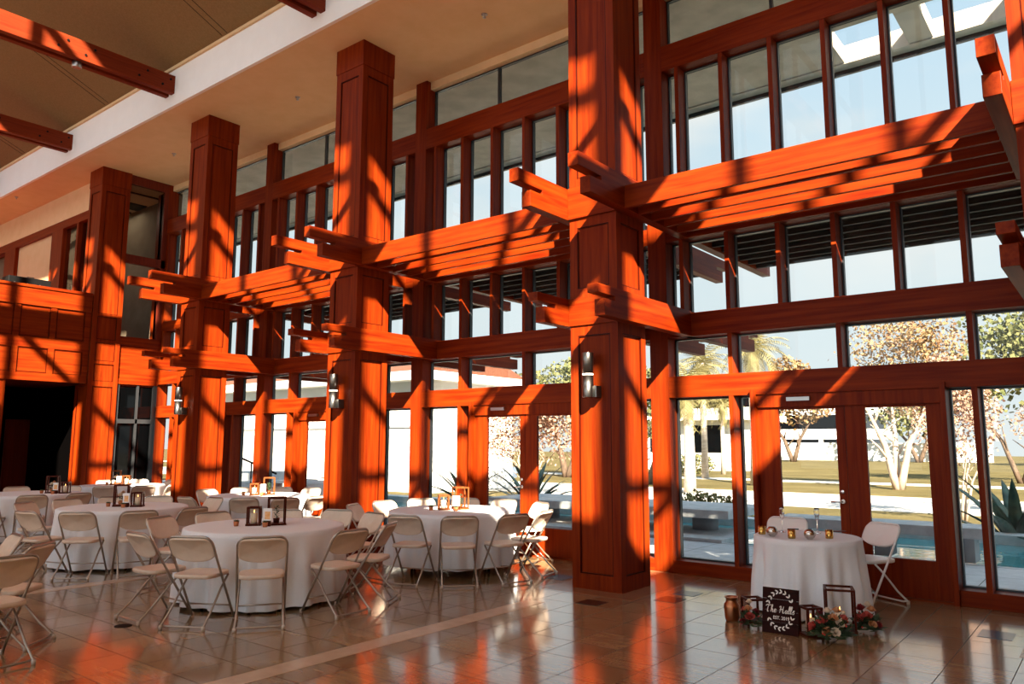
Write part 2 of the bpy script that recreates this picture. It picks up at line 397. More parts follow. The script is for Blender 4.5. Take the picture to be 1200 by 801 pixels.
MB().box(-CW-.012, .012, -.012, CW+.012, 7.70, ZS).obj('cap', 'wood_z', c4, bevel=.004)

# bracket beams : one timber runs through the glass wall, notched at both tips
def bracket(z0, z1, tin, tout, tongue, notch, slot):
    # profile (y, z); tongue sticks out past the lower part, thin slot between
    zt = z1-tongue
    def tip(y, s):   # s=-1 inside tip, +1 outside tip, from top to bottom
        return [(y, z1), (y, zt), (y-s*notch[0], zt), (y-s*notch[0], zt-slot), (y-s*notch[1], zt-slot), (y-s*notch[1], z0)]
    pts = tip(tin, -1) + tip(tout, 1)[::-1]
    return pts
LOW = bracket(3.05, 3.385, -.66, 4.0, .10, (.37, .145), .05)
UPP = bracket(4.375, 4.77, -1.02, 4.9, .155, (.47, .235), .05)
bnames = {0: 'the column at the picture edge', 1: 'the nearest column', 2: 'the second column', 3: 'the third column'}
pl = pu = None
for i, x in enumerate(COLS[:4]):
    for side, lx in (('right', .012), ('left', -CW-.012-.132)):
        sd = 'camera-side flank' if side == 'right' else 'far flank'
        for lev, prof in (('lower', LOW), ('upper', UPP)):
            key = pl if lev == 'lower' else pu
            lab = '%s notched timber bracket on the %s of %s' % (lev, sd, bnames[i])
            if key is None:
                o = MB().prism(prof, 0, .132, 0).obj('bracket_beam', 'wood_y', None, (x+lx, 0, 0), bevel=.004)
                tag(o, lab, 'bracket', 'notched bracket beams')
                if lev == 'lower': pl = o
                else: pu = o
            else:
                o = key.copy(); COL.objects.link(o); o.location = (x+lx, 0, 0); o['label'] = lab

# pergolas : five slats between the upper brackets
pergs = ['between the nearest column and the picture edge', 'between the nearest and second columns', 'between the second and third columns', 'between the third column and the gallery']
pp = None
for i in range(3):
    x = COLS[i+1]
    if pp is None:
        pp = thing('indoor_pergola', 'sunlit slatted timber pergola '+pergs[0], 'pergola', (x, 0, 0), group='indoor pergolas')
        for y in (-.046, .264, .60, .93, 1.29, 1.585):
            MB().box(.146, S-CW-.146, y, y+.05, 4.366, 4.64).obj('slat', 'wood_x', pp, bevel=.003)
    else: dup(pp, (x, 0, 0), None, 'sunlit slatted timber pergola '+pergs[i])
pe = None
for i in range(3):
    x = COLS[i+1]
    if pe is None:
        pe = thing('outdoor_pergola', 'grey slatted pergola outside the glass of the widest bay', 'pergola', (x, 0, 0), group='outdoor pergolas')
        for k in range(7):
            y = 2.05+.333*k
            MB().box(.146, S-CW-.146, y, y+.06, 4.40, 4.66).obj('slat', 'ext_wood', pe)
    else: dup(pe, (x, 0, 0), None, ['', 'grey slatted pergola outside the glass left of the nearest column', 'grey slatted pergola outside the glass left of the second column', 'grey slatted pergola outside the glass left of the third column'][i])

# ------------------------------------------------------------------ glazed bays
def window_bay(name, x):
    w = thing(name, 'glazed timber window wall bay', 'window', (x, 0, 0), kind='structure')
    D0, D1, G = YG, YG+.25, YG+.24
    bx0, bx1 = -.20, S-.47
    MB().box(-.47, -.20, YG, D1+.02, 0, ZS).obj('post', 'wood_z', w, bevel=.004)
    for z0, z1, n in ((0, .16, 'sill_rail'), (2.25, 2.53, 'head_rail'), (3.05, 3.36, 'middle_rail'), (4.37, 4.60, 'upper_rail'), (6.83, 7.2, 'top_beam'), (7.98, ZS, 'ceiling_rail')):
        if n == 'sill_rail':
            MB().box(bx0, .92, YG, D1, z0, z1).obj(n, 'wood_x', w, bevel=.004)
            MB().box(3.04, bx1, YG, D1, z0, z1).obj(n, 'wood_x', w, bevel=.004)
        elif n == 'upper_rail': MB().box(bx0, bx1, YG+.02, D1, z0, z1).obj(n, 'wood_x', w)
        elif n == 'ceiling_rail': MB().box(bx0, bx1, YG+.1, D1, z0, z1).obj(n, 'plaster', w)
        else: MB().box(bx0, bx1, YG, D1, z0, z1).obj(n, 'wood_x', w, bevel=.004)
    mw = .028
    def mull(c, z0, z1): MB().box(c-mw, c+mw, YG+.012 if z0 > .3 else YG-.004, D1, z0, z1).obj('mullion', 'wood_z', w)
    for c in (.657, 3.305): mull(c, .16, 2.25)
    for c in (.657, 1.98, 3.305): mull(c, 2.53, 3.05)
    up = [0.02, .657, 1.32, 1.98, 2.64, 3.305, 3.94]
    for c in up: mull(c, 3.36, 4.37); mull(c, 4.60, 6.83)
    # dark metal glazing frames, panes
    def pane(x0, x1, z0, z1, n='pane'):
        e = .02; f = MB()
        f.box(x0, x1, G-.03, G+.03, z0, z0+e); f.box(x0, x1, G-.03, G+.03, z1-e, z1)
        f.box(x0, x0+e, G-.03, G+.03, z0+e, z1-e); f.box(x1-e, x1, G-.03, G+.03, z0+e, z1-e)
        fo = f.obj('glazing_frame', 'alu', w)
        MB().box(x0+e-.004, x1-e+.004, G-.004, G+.004, z0+e-.004, z1-e+.004).obj('pane', 'glass', fo)
    def row(cs, z0, z1):
        edges = [bx0] + [v for c in cs for v in (c-mw, c+mw)] + [bx1]
        for a, b in zip(edges[::2], edges[1::2]): pane(a, b, z0, z1)
    pane(bx0, .657-mw, .16, 2.25); pane(.657+mw, .92, .16, 2.25); pane(3.04, 3.305-mw, .16, 2.25); pane(3.305+mw, bx1, .16, 2.25)
    row((.657, 1.98, 3.305), 2.53, 3.05); row(up, 3.36, 4.37); row(up, 4.60, 6.83); pane(bx0, 1.3, 7.2, 7.98); pane(1.3, bx1, 7.2, 7.98)
    return w
def door(name, x):
    d = thing(name, 'glazed double door', 'door', (x, 0, 0), kind='structure')
    fr = MB(); y0 = YG-.05
    fr.box(.915, .97, y0, YG+.25, 0, 2.31); fr.box(2.985, 3.04, y0, YG+.25, 0, 2.31); fr.box(.97, 2.985, YG+.02, YG+.25, 2.09, 2.25)
    fr.obj('door_frame', 'wood_z', d, bevel=.003)
    MB().box(.97, 2.985, YG, YG+.25, -.01, .02).obj('threshold', 'wood_x', d)
    MB().box(1.35, 1.62, YG-.02, YG+.02, 2.16, 2.205).obj('door_closer', 'steel', d)
    for s, a, b in ((0, .97, 1.985), (1, 1.99, 2.985)):
        g0, g1 = (1.224, 1.886) if s == 0 else (2.207, 2.826)
        yy0, yy1 = YG+.05, YG+.10
        lf = MB(); lf.box(a, g0, yy0, yy1, .022, 2.09); lf.box(g1, b, yy0, yy1, .022, 2.09); lf.box(g0, g1, yy0, yy1, .022, .42); lf.box(g0, g1, yy0, yy1, 2.06, 2.09)
        leaf = lf.obj('door_leaf', 'wood_z', d, bevel=.003)
        MB().box(g0-.005, g1+.005, YG+.07, YG+.08, .415, 2.065).obj('pane', 'glass', leaf)
        if s == 0:
            h = MB(); hx = 1.925
            h.lathe([(.028, 0), (.03, .01), (.02, .016)], 16)
            h.v = [(hx+p[0], yy0-p[2], 1.0+p[1]) for p in h.v]
            h.tube([(hx, yy0-.01, 1.0), (hx, yy0-.05, 1.0), (hx-.02, yy0-.058, 1.0), (hx-.12, yy0-.058, .995)], .010, 8)
            h2 = MB().lathe([(.024, 0), (.026, .008), (.014, .014)], 16)
            h.add([(hx+p[0], yy0-p[2], 1.11+p[1]) for p in h2.v], h2.f, True)
            h.obj('handle', 'chrome', leaf)
    return d
wl = ['glazed timber wall bay with doors behind the small cloth-covered table', 'glazed timber wall bay between the two nearest columns', 'glazed timber wall bay between the second and third columns', 'glazed timber wall bay between the third and last columns', 'glazed timber wall bay past the picture edge']
dl = ['glazed red double door behind the small cloth-covered table', 'glazed red double door beside the sunlit round table', 'glazed red double door mostly hidden by the second column', 'glazed red double door hidden behind the third column', 'glazed red double door past the picture edge']
wp = window_bay('window_1', COLS[1]); wp['label'] = wl[0]
dp = door('door_1', COLS[1]); dp['label'] = dl[0]
for i, x in enumerate((COLS[2], COLS[3], COLS[4], COLS[0], )):
    w = dup(wp, (x, 0, 0), None, wl[i+1]); w.name = 'window_%d' % (i+2)
    d = dup(dp, (x, 0, 0), None, dl[i+1]); d.name = 'door_%d' % (i+2)
struct(MB().box(-13.0+S*0-1.5, XL+.0, YG, YG+.27, 0, ZS), 'post_corner', 'wood_z', 'timber corner post where the glass meets the gallery', 'post')
struct(MB().box(8.9, 9.4, YG, YG+.25, 0, ZS), 'wall_glass_end', 'plaster', 'plaster wall past the glazed bays', 'wall')
# outside eave with slots
ev = MB().box(-26, 16, 1.9, 4.45, ZS, ZS+.3)
ev.box(-26, .9, 4.45, 5.6, ZS, ZS+.3); ev.box(-26, 16, 5.6, 5.84, ZS-.02, ZS+.3)
for k in range(12): ev.box(.9+1.35*k, 1.25+1.35*k, 4.45, 5.6, ZS, ZS+.3)
struct(ev, 'eave', 'stone_soffit', 'stone-faced roof eave with open slots outside the upper glass', 'eave')
MB().box(-26, 16, 5.84, 5.9, ZS-.1, ZS+.34).obj('gutter', 'alu', bpy.data.objects['eave'])

# ------------------------------------------------------------------ gallery end
gw = thing('gallery_parapet', 'panelled red timber parapet of the upper gallery above the dark doorway', 'parapet', (XL, 0, 0))
pm = MB().box(-.12, 0, -7.5, -.02, 2.98, 5.0)
pm.box(0, .035, -7.5, -.02, 4.62, 5.0); pm.box(0, .02, -7.5, -.02, 2.98, 3.14); pm.box(0, .02, -7.5, -.02, 3.70, 3.92)
for k in range(10):
    for z0, z1 in ((3.14, 3.70), (3.92, 4.62)): pm.box(0, .018, -.14-.72*k, -.02-.72*k, z0, z1)
pm.obj('panelling', 'wood_y', gw)
bd = MB()
for k in range(10):
    y0, y1 = -.74-.72*k+.01, -.14-.72*k-.01
    for z0, z1 in ((3.16, 3.68), (3.94, 4.60)):
        for q in ((y0, y1, z0, z0+.012), (y0, y1, z1-.012, z1), (y0, y0+.012, z0, z1), (y1-.012, y1, z0, z1)): bd.box(0, .006, *q)
bd.obj('panel_bead', 'wood_bead', gw)
MB().box(-.18, .06, -7.5, -.02, 5.0, 5.06).obj('coping', 'wood_y', gw, bevel=.004)
g2 = thing('office_parapet', 'short red timber parapet below the office window beside the last column', 'parapet', (XL, 0, 0))
pm = MB().box(-.10, 0, .66, YG, 3.02, 4.15); pm.box(0, .025, .66, YG, 3.02, 3.14); pm.box(0, .025, .66, YG, 3.95, 4.15)
pm.obj('panelling', 'wood_y', g2)
# structure under and behind the gallery
struct(MB().box(-24, XL-.02, -7.5, YG, 2.98, 3.12), 'gallery_deck', 'wood_dark', 'dark underside of the upper gallery', 'floor slab')
u = MB().box(XL-.2, XL-.02, -16.7, -1.72, 0, ZS+1); u2 = MB().box(XL-.28, XL-.02, -1.72, -1.55, 0, 2.98)
u = MB().box(XL-.25, XL-.02, -16.7, -1.62, 0, 2.975)
struct(u, 'wall_left', 'wood_z', 'red timber wall at the edge of the dark doorway', 'wall')
struct(MB().box(-24, -16.6, -7.5, YG, 0, 2.98), 'wall_recess', 'void', 'recess behind the dark doorway, coloured black for its deep shade', 'wall')
struct(MB().box(-16.6, XL-.7, .1, .35, 0, 2.98), 'wall_recess_side', 'void', 'side wall of the recess, coloured black for its deep shade', 'wall')
rd = thing('recess_door', 'dark wood door standing inside the dark doorway', 'door', (-16.5, -.45, 0))
MB().box(-.05, 0, -.26, .26, 0, 2.2).obj('door_leaf', 'wood_dark', rd); MB().box(0, .02, -.2, .2, .2, 2.05).obj('door_panel', 'wood_dark', rd, bevel=.008)
# office glass right of last column
og = thing('office_window', 'black framed office window above the short parapet beside the last column', 'window', (XL, 0, 0), kind='structure')
f = MB()
f.box(-.1, 0, .66, YG, 7.9, ZS); f.box(-.1, 0, .66, YG, 5.94, 6.15); f.box(-.1, 0, YG-.1, YG, 4.15, 7.9)
f.obj('frame', 'wood_dark', og)
MB().box(-.055, -.045, .66, YG-.1, 6.15, 7.9).obj('pane', 'glass', og)
og2 = thing('office_glass_door', 'dark glass door below the office parapet', 'door', (XL, 0, 0), kind='structure')
f = MB().box(-.1, 0, .66, .74, 0, 3.02); f.box(-.1, 0, 1.15, 1.2, 0, 3.02); f.box(-.1, 0, YG-.1, YG, 0, 3.02); f.box(-.1, 0, .74, YG-.1, 2.1, 2.2); f.obj('frame', 'alu', og2)
MB().box(-.055, -.045, .70, YG-.05, .02, 3.0).obj('pane', 'dark_glass', og2)
# gallery window wall (set back, runs away along the row of columns)
gl = thing('gallery_window', 'red timber window wall at the back of the gallery', 'window', (0, 0, 0), kind='structure')
YW = .33
MB().box(-24, COLS[4]-CW, YW, YW+.2, 7.2, 7.42).obj('header', 'wood_x', gl, bevel=.004)
for a, b in ((-20.9, -20.1), (-17.55, -16.85), (-16.0, -15.9)): MB().box(a, b, YW, YW+.2, 3.1, 7.2).obj('post', 'wood_z', gl)
MB().box(-20.1, -17.55, YW+.1, YW+.14, 3.1, 7.2).obj('blind', 'plaster', gl)
MB().box(-16.85, -16.0, YW+.1, YW+.11, 3.1, 7.2).obj('pane', 'glass', gl)
MB().box(-15.9, COLS[4]-CW, YW+.1, YW+.11, 3.1, 7.2).obj('pane', 'glass', gl)
struct(MB().box(-26, COLS[4]-CW, YW, YW+.15, 7.42, ZS), 'wall_gallery_top', 'plaster', 'cream wall over the gallery window header', 'wall')
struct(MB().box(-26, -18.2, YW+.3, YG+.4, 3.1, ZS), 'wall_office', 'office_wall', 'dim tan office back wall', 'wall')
struct(MB().box(-18.2, XL-.1, YW+.3, YG+.4, 7.95, 8.05), 'ceiling_office', 'plaster', 'pale office ceiling with slot vents', 'ceiling')
v = MB()
for k in range(4): v.box(-17.5+.9*k, -17.42+.9*k, .8, 1.9, 7.93, 7.95)
v.box(-16.2, -15.7, 1.3, 1.9, 7.925, 7.95); v.obj('vent', 'black', bpy.data.objects['ceiling_office'])
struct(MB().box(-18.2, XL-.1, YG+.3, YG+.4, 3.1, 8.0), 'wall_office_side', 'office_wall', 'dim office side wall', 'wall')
ol = bpy.data.lights.new('office_ceiling_lamp', 'AREA'); ol.energy = 22; ol.size = 1.2; ol.color = (1, .88, .7)
oo = bpy.data.objects.new('office_ceiling_lamp', ol); COL.objects.link(oo); oo.location = (-16.4, 1.2, 7.85)
# office contents
t = thing('office_chair', 'black swivel chair behind the short office parapet', 'chair', (-15.3, 1.05, 3.12))
MB().lathe([(.0, 0), (.3, .02), (.3, .06), (.04, .09), (.03, .45), (.0, .46)], 10).obj('base', 'black', t)
MB().box(-.26, .26, -.25, .25, .46, .54).obj('seat', 'black', t, bevel=.03)
bk = MB(); n = 16
bk.prism([(.24*math.cos(2*PI*k/n), 1.35+.42*math.sin(2*PI*k/n)) for k in range(n)], -.27, -.2, 0); bk.obj('backrest', 'black', t, bevel=.02)
t = thing('office_desk', 'wood topped desk against the dim office wall', 'desk', (-16.8, 1.25, 3.12))
MB().box(-.4, .5, -.55, .5, .95, 1.0).obj('desktop', 'wood_x', t)
for sx, sy in ((-.35, -.5), (.45, -.5), (-.35, .45), (.45, .45)): MB().box(sx-.025, sx+.025, sy-.025, sy+.025, 0, .95).obj('leg', 'black', t)
t = thing('picture_frame', 'small pale framed picture on the office wall', 'picture', (-18.17, 1.3, 5.7))
MB().box(-.03, .0, -.2, .2, -.35, .35).obj('frame', 'black', t); MB().box(0, .01, -.16, .16, -.3, .3).obj('print', 'paper', t)
# things on the gallery ledge
t = thing('audio_rack', 'low black equipment case on the gallery ledge', 'equipment case', (XL-.42, -1.25, 5.03))
MB().box(-.2, .2, -.42, .42, 0, .22).obj('case', 'black', t, bevel=.01)
MB().tube([(.1, -.05, .19), (.1, -.03, .25), (.1, .1, .25), (.1, .12, .19)], .01).obj('handle', 'steel', t)
for yy in (-.3, -.05, .2):
    kn = MB().lathe([(.014, 0), (.014, .02)], 8, (yy, .08, 0))
    kn.v = [(.2+q[2], q[0], q[1]) for q in kn.v]; kn.obj('knob', 'steel', t)
struct(MB().box(-24, XL-.16, -7.5, YW, 4.9, 5.03), 'gallery_ledge', 'wood_dark', 'dark ledge behind the gallery parapet', 'ledge')

# ------------------------------------------------------------------ ceiling beams, spotlight, sprinklers, sconces
bl = ['first', 'second', 'third', 'fourth', 'fifth']
bp_ = None
lb = {-1: 'red ceiling beam past the picture edge', 0: 'red ceiling beam in line with the nearest column', 1: 'red ceiling beam whose end meets the fascia at the top edge', 2: 'long sun-striped ceiling beam carrying a spotlight', 3: 'shorter sun-striped ceiling beam near the gallery', 4: 'farthest dark red ceiling beam, above the gallery'}
for k in range(-1, 5):
    x = -k*S-CW/2
    if bp_ is None:
        bp_ = thing('ceiling_beam', lb[k], 'beam', (x, 0, 0), group='ceiling beams')
        bm = MB().box(-.17, -.05, -14.45, -.655, 8.36, 8.72); bm.box(.05, .17, -14.45, -.655, 8.36, 8.72); bm.box(-.05, .05, -14.45, -.9, 8.42, 8.70)
        bm.obj('twin_timber', 'wood_ceiling', bp_, bevel=.005)
        bo = MB()
        for y in (-.9, -1.35, -2.3, -2.75, -4.2, -4.65):
            for z in (8.47, 8.62):
                b = MB().lathe([(.022, 0), (.022, .012)], 8); bo.add([(.17+q[2], y+q[0]+(z-8.47), z+q[1]) for q in b.v], b.f)
        bo.obj('bolt', 'black', bp_)
    else: dup(bp_, (x, 0, 0), None, lb[k])
t = thing('spotlight', 'small round spotlight fixed under the sun-striped ceiling beam', 'spotlight', (-2*S-CW/2, -2.37, 8.36))
MB().lathe([(.0, .0), (.075, .0), (.08, -.02), (.08, -.10), (.07, -.11), (.055, -.095)], 20).obj('housing', 'steel', t)
MB().lathe([(.0, -.085), (.058, -.09)], 20).obj('lens', 'spot_lens', t)
sl = ['above the fourth column gap', 'between the second and third columns', 'between the third and last columns', 'close to the fascia corner above the gallery']
for i, (x, y) in enumerate(((-2.63, .65), (-7.23, .61), (-11.82, .62), (-18.1, -.4))):
    t = thing('sprinkler_head', 'tiny ceiling sprinkler on the cream soffit '+['nearest the camera', sl[1], sl[2], sl[3]][i], 'sprinkler', (x, y, ZS), group='ceiling sprinklers')
    MB().lathe([(.0, 0), (.05, 0), (.045, -.012), (.015, -.02), (.012, -.05), (.03, -.055), (.0, -.06)], 16).obj('head', 'steel', t)
sp = None
for i, x in enumerate(COLS[1:4]):
    lab = 'steel cylinder wall lamp on the %s column' % ['nearest', 'second', 'third'][i]
    if sp is None:
        sp = thing('wall_sconce', lab, 'wall lamp', (x-.34, -.12, 2.18), group='column wall lamps')
        MB().lathe([(.0, 0), (.064, 0), (.066, .004), (.066, .255)], 28).obj('lower_cylinder', 'lamp_steel', sp)
        MB().lathe([(.064, .255), (.064, .275)], 28).obj('light_band', 'lamp_band', sp)
        MB().lathe([(.066, .275), (.066, .515), (.063, .52), (.0, .52)], 28).obj('upper_cylinder', 'lamp_steel', sp)
        MB().box(-.01, .10, .02, .135, .0, .135).obj('wall_bracket', 'lamp_steel', sp, bevel=.004)
    else: dup(sp, (x-.34, -.12, 2.18), None, lab)
t = thing('floor_outlet', 'round black outlet cover set in the floor before the foremost table', 'floor outlet', (-2.765, -4.157, 0))
MB().lathe([(.0, .004), (.06, .005), (.075, .003), (.075, 0)], 24).obj('cover', 'black', t)
# ------------------------------------------------------------------ folding chairs
def chair_frame(label, plast, steel, name='folding_chair', cat='chair', group='cream folding chairs'):
    t = thing(name, label, cat, group=group)
    # +y is the direction the sitter faces
    up0 = Vector((0, .235, .012)); up1 = Vector((0, -.245, .805))
    hw = .215
    def on(f): return up0.lerp(up1, f)
    p = []
    for sx in (-1, 1):
        seg = [Vector((sx*hw, on(f).y, on(f).z)) for f in (0, .3, .6, .9)]
        p.append(seg)
    top = []
    for k in range(1, 7):   # rounded corner to the top bar
        a = k/6*PI/2; f = .9+.1*math.sin(a); top.append(Vector((-(hw-.07)-.07*math.cos(a), on(f).y, on(f).z)))
    path = p[0] + top + [Vector((-v.x, v.y, v.z)) for v in reversed(top)] + p[1][::-1]
    MB().tube(path, .0115, 8).obj('back_frame', steel, t)
    MB().tube([(-hw, on(.16).y, on(.16).z), (hw, on(.16).y, on(.16).z)], .008, 6).obj('front_stretcher', steel, t)
    # rear leg frame : rises from the rear feet to under the seat front
    r0 = Vector((0, -.275, .012)); r1 = Vector((0, .13, .425)); hw2 = .195
    def rr(f): return r0.lerp(r1, f)
    pts = [(-hw2, rr(1).y, rr(1).z), (-hw2, rr(.7).y, rr(.7).z+.012), (-hw2-.004, rr(.3).y, rr(.3).z), (-hw2-.012, rr(0).y, .03)]
    for sx in (-1, 1): MB().tube([(sx*abs(q[0]), q[1], q[2]) for q in pts] + [(sx*(hw2+.012), r0.y-.004, .004)], .0105, 8).obj('rear_leg', steel, t)
    MB().tube([(-hw2-.01, rr(.05).y, .035), (-hw2+.03, rr(.05).y-.003, .024), (hw2-.03, rr(.05).y-.003, .024), (hw2+.01, rr(.05).y, .035)], .009, 8).obj('rear_foot_bar', steel, t)
    for sx in (-1, 1):
        MB().lathe([(.0, -.0), (.016, .0), (.017, .03), (.012, .036)], 10, (sx*hw, .24, 0)).obj('foot_cap', 'cap', t)
        MB().lathe([(.0, -.0), (.016, .0), (.017, .03), (.012, .036)], 10, (sx*(hw2+.012), -.279, 0)).obj('foot_cap', 'cap', t)
    # seat : rounded moulded slab, slightly dished
    n = 40; sm = MB(); rings = []
    def se(a, w, d, e=4.5):
        c, s_ = math.cos(a), math.sin(a)
        return (math.copysign(abs(c)**(2/e), c)*w, math.copysign(abs(s_)**(2/e), s_)*d)
    for sc, z in ((.0, .452), (.5, .453), (.85, .459), (.97, .462), (1.0, .456), (1.0, .430), (.95, .424), (.0, .426)):
        rings.append([(se(2*PI*k/n, .2, .2)[0]*sc, .005+se(2*PI*k/n, .2, .2)[1]*sc, z) for k in range(n)])
    sm.grid(rings, True, True); sm.obj('seat', plast, t)
    # backrest : bowed panel with thick rounded edge between the tubes
    bk = MB(); rings = []; ax = (up1-up0).normalized(); nrm = Vector((0, ax.z, -ax.y))   # nrm points forward (+y)
    c0 = on(.868)
    for sc, off in ((.0, .004), (.6, .006), (.92, .010), (1.0, .004), (1.0, -.014), (.93, -.02), (.86, -.012), (.0, -.010)):
        ring = []
        for k in range(n):
            u, v = se(2*PI*k/n, .222, .118, 4)
            u *= sc; v *= sc
            bow = -.030*(1-(u/.222)**2)
            sag = -.018*(1-(u/.222)**2) if v < 0 else 0
            q = c0 + ax*(v+sag) + nrm*(off+bow+.012)
            ring.append((u, q.y, q.z))
        rings.append(ring)
    bk.grid(rings, True, True); bk.obj('backrest', plast, t)
    return t

protoA = chair_frame('x', 'plastic', 'chair_steel')
used = [False]
def put_chair(p, face, label, group, proto=None, back=.245):
    """p = plan point under the top of the backrest, face = plan point looked at"""
    f = (face-p).normalized(); o = p + f*back; rz = math.atan2(f.y, f.x) - PI/2
    if proto is None and not used[0]:
        used[0] = True; protoA.location = (o.x, o.y, 0); protoA.rotation_euler = (0, 0, rz); protoA['label'] = label; protoA['group'] = group
        return protoA
    return dup(proto or protoA, (o.x, o.y, 0), rz, label, group)

# ------------------------------------------------------------------ tables
def cloth_obj(c, r, h, drop, label, seed, group='white tablecloths', nf=13, flare=.045):
    rr = random.Random(seed); n = 176; rings = []
    ph = [rr.uniform(0, 6.28) for _ in range(5)]
    for sc in (0, .5, .9, .985): rings.append([(r*sc*math.cos(2*PI*k/n), r*sc*math.sin(2*PI*k/n), h+.004) for k in range(n)])
    rows = 15
    for i in range(rows+1):
        t = i/rows; z = h - .006 - (h-drop)*t
        ring = []
        for k in range(n):
            a = 2*PI*k/n
            w = math.sin(nf*a+ph[0]+.5*math.sin(2*a+ph[3])) + .55*math.sin((nf+6)*a+ph[1]+.6*t) + .35*math.sin((2*nf+3)*a+ph[2])
            amp = .085*min(1, t*1.6)**1.1
            w = math.copysign(abs(w)**.8, w)
            rad = r + .012 + flare*t + amp*(w*.42-.18)
            ring.append((rad*math.cos(a), rad*math.sin(a), max(.006, z + .008*math.sin(5*a+ph[4])*t)))
        rings.append(ring)
    m = MB(); m.grid(rings, True, True)
    o = m.obj('tablecloth', 'cloth', None, (c.x, c.y, 0)); tag(o, label, 'tablecloth', group); return o
tbl = [None]
def table(c, r, label, rz=.3):
    if tbl[0] is None:
        t = thing('round_table', label, 'table', (c.x, c.y, 0), rz, 'round banquet tables')
        MB().lathe([(.0, .715), (r-.012, .715), (r, .722), (r, .748), (r-.006, .752), (.0, .752)], 48).obj('tabletop', 'wood_ceiling', t)
        for sx in (-1, 1):
            for sy in (-1, 1): MB().tube([(sx*.42, sy*.36, .715), (sx*.50, sy*.36, 0)], .016, 8).obj('leg', 'black', t)
        tbl[0] = t
    else: t = dup(tbl[0], (c.x, c.y, 0), rz, label)
    return t

# table centre pieces ------------------------------------------------
def lantern_thing(label, w, h, m, loc, rz, group, base=True, name='lantern'):
    t = thing(name, label, 'lantern', loc, rz, group); e = .018; a = w/2
    f = MB()
    for sx in (-1, 1):
        for sy in (-1, 1): f.box(sx*a-(e if sx > 0 else 0), sx*a+(0 if sx > 0 else e), sy*a-(e if sy > 0 else 0), sy*a+(0 if sy > 0 else e), .02, h-e)
    f.box(-a, a, -a, -a+e, h-e, h); f.box(-a, a, a-e, a, h-e, h); f.box(-a, -a+e, -a+e, a-e, h-e, h); f.box(a-e, a, -a+e, a-e, h-e, h)
    f.obj('frame', m, t)
    MB().box(-a-.006, a+.006, -a-.006, a+.006, 0, .02).obj('base', m, t)
    return t
def candle_thing(label, r, h, loc, group, holder=False):
    t = thing('pillar_candle', label, 'candle', loc, 0, group)
    MB().lathe([(.0, 0), (r, 0), (r, h), (r*.9, h+.003), (r*.55, h-.008), (.0, h-.010)], 20).obj('wax', 'wax', t)
    MB().tube([(0, 0, h-.012), (.001, 0, h+.012)], .0015, 5).obj('wick', 'black', t)
    MB().lathe([(.0, h+.008), (.005, h+.014), (.0055, h+.022), (.003, h+.034), (.0, h+.045)], 8).obj('flame', 'flame', t)
    return t
def succulent(label, loc, group):
    t = thing('potted_succulent', label, 'potted plant', loc, rnd.uniform(0, 3), group)
    MB().lathe([(.0, 0), (.024, 0), (.030, .05), (.026, .05), (.025, .042), (.0, .042)], 16).obj('pot', 'terracotta', t)
    m = MB()
    for k in range(16):
        a = k*2.4; tl = .045-.0012*k; el = .35+.06*k
        d = Vector((math.cos(a)*math.cos(el), math.sin(a)*math.cos(el), math.sin(el))); s = Vector((-math.sin(a), math.cos(a), 0)); b = Vector((0, 0, .042))
        nn = d.cross(s)*.006
        m.add([b-s*.004, b+d*tl*.5-s*.009-nn, b+d*tl, b+d*tl*.5+s*.009-nn, b+s*.004, b+d*tl*.5+nn], [(0, 1, 5), (1, 2, 5), (2, 3, 5), (3, 4, 5), (0, 4, 3, 2, 1)], True)
    m.obj('leaves', 'leaf_dark', t); return t
def rose(m, c, r, nz=Vector((0, 0, 1))):
    """layered petals as shaped cups"""
    nz = nz.normalized(); x = nz.orthogonal().normalized(); y = nz.cross(x)
    for L in range(4):
        n = 3+2*L; rad = r*(.30+.19*L); hgt = r*(.95-.15*L)
        for k in range(n):
            a = 2*PI*k/n + L*.7; w = 2*PI/n*.68
            rows = []
            for i in range(4):
                t = i/3; rr = rad*(.35+.65*t); row = []
                for j in range(5):
                    b = a + w*(j/4-.5)*(1.1-.35*t*t)*1.7
                    row.append(c + (x*math.cos(b)+y*math.sin(b))*rr + nz*(hgt*t - .25*r + (-.05*r*L*t*t)))
                rows.append(row)
            m.grid(rows, True)
def leaf(m, b, d, ln, w):
    d = d.normalized(); s = d.cross(Vector((0, 0, 1)));
    s = s.normalized() if s.length > 1e-4 else Vector((1, 0, 0)); n = s.cross(d)
    m.add([b, b+d*ln*.45+s*w-n*w*.25, b+d*ln-n*ln*.08, b+d*ln*.45-s*w-n*w*.25, b+d*ln*.45+n*w*.15], [(0, 1, 4), (1, 2, 4), (2, 3, 4), (3, 0, 4)], True)
def rv(a=1.): return Vector((rnd.uniform(-a, a), rnd.uniform(-a, a), rnd.uniform(-a, a)))
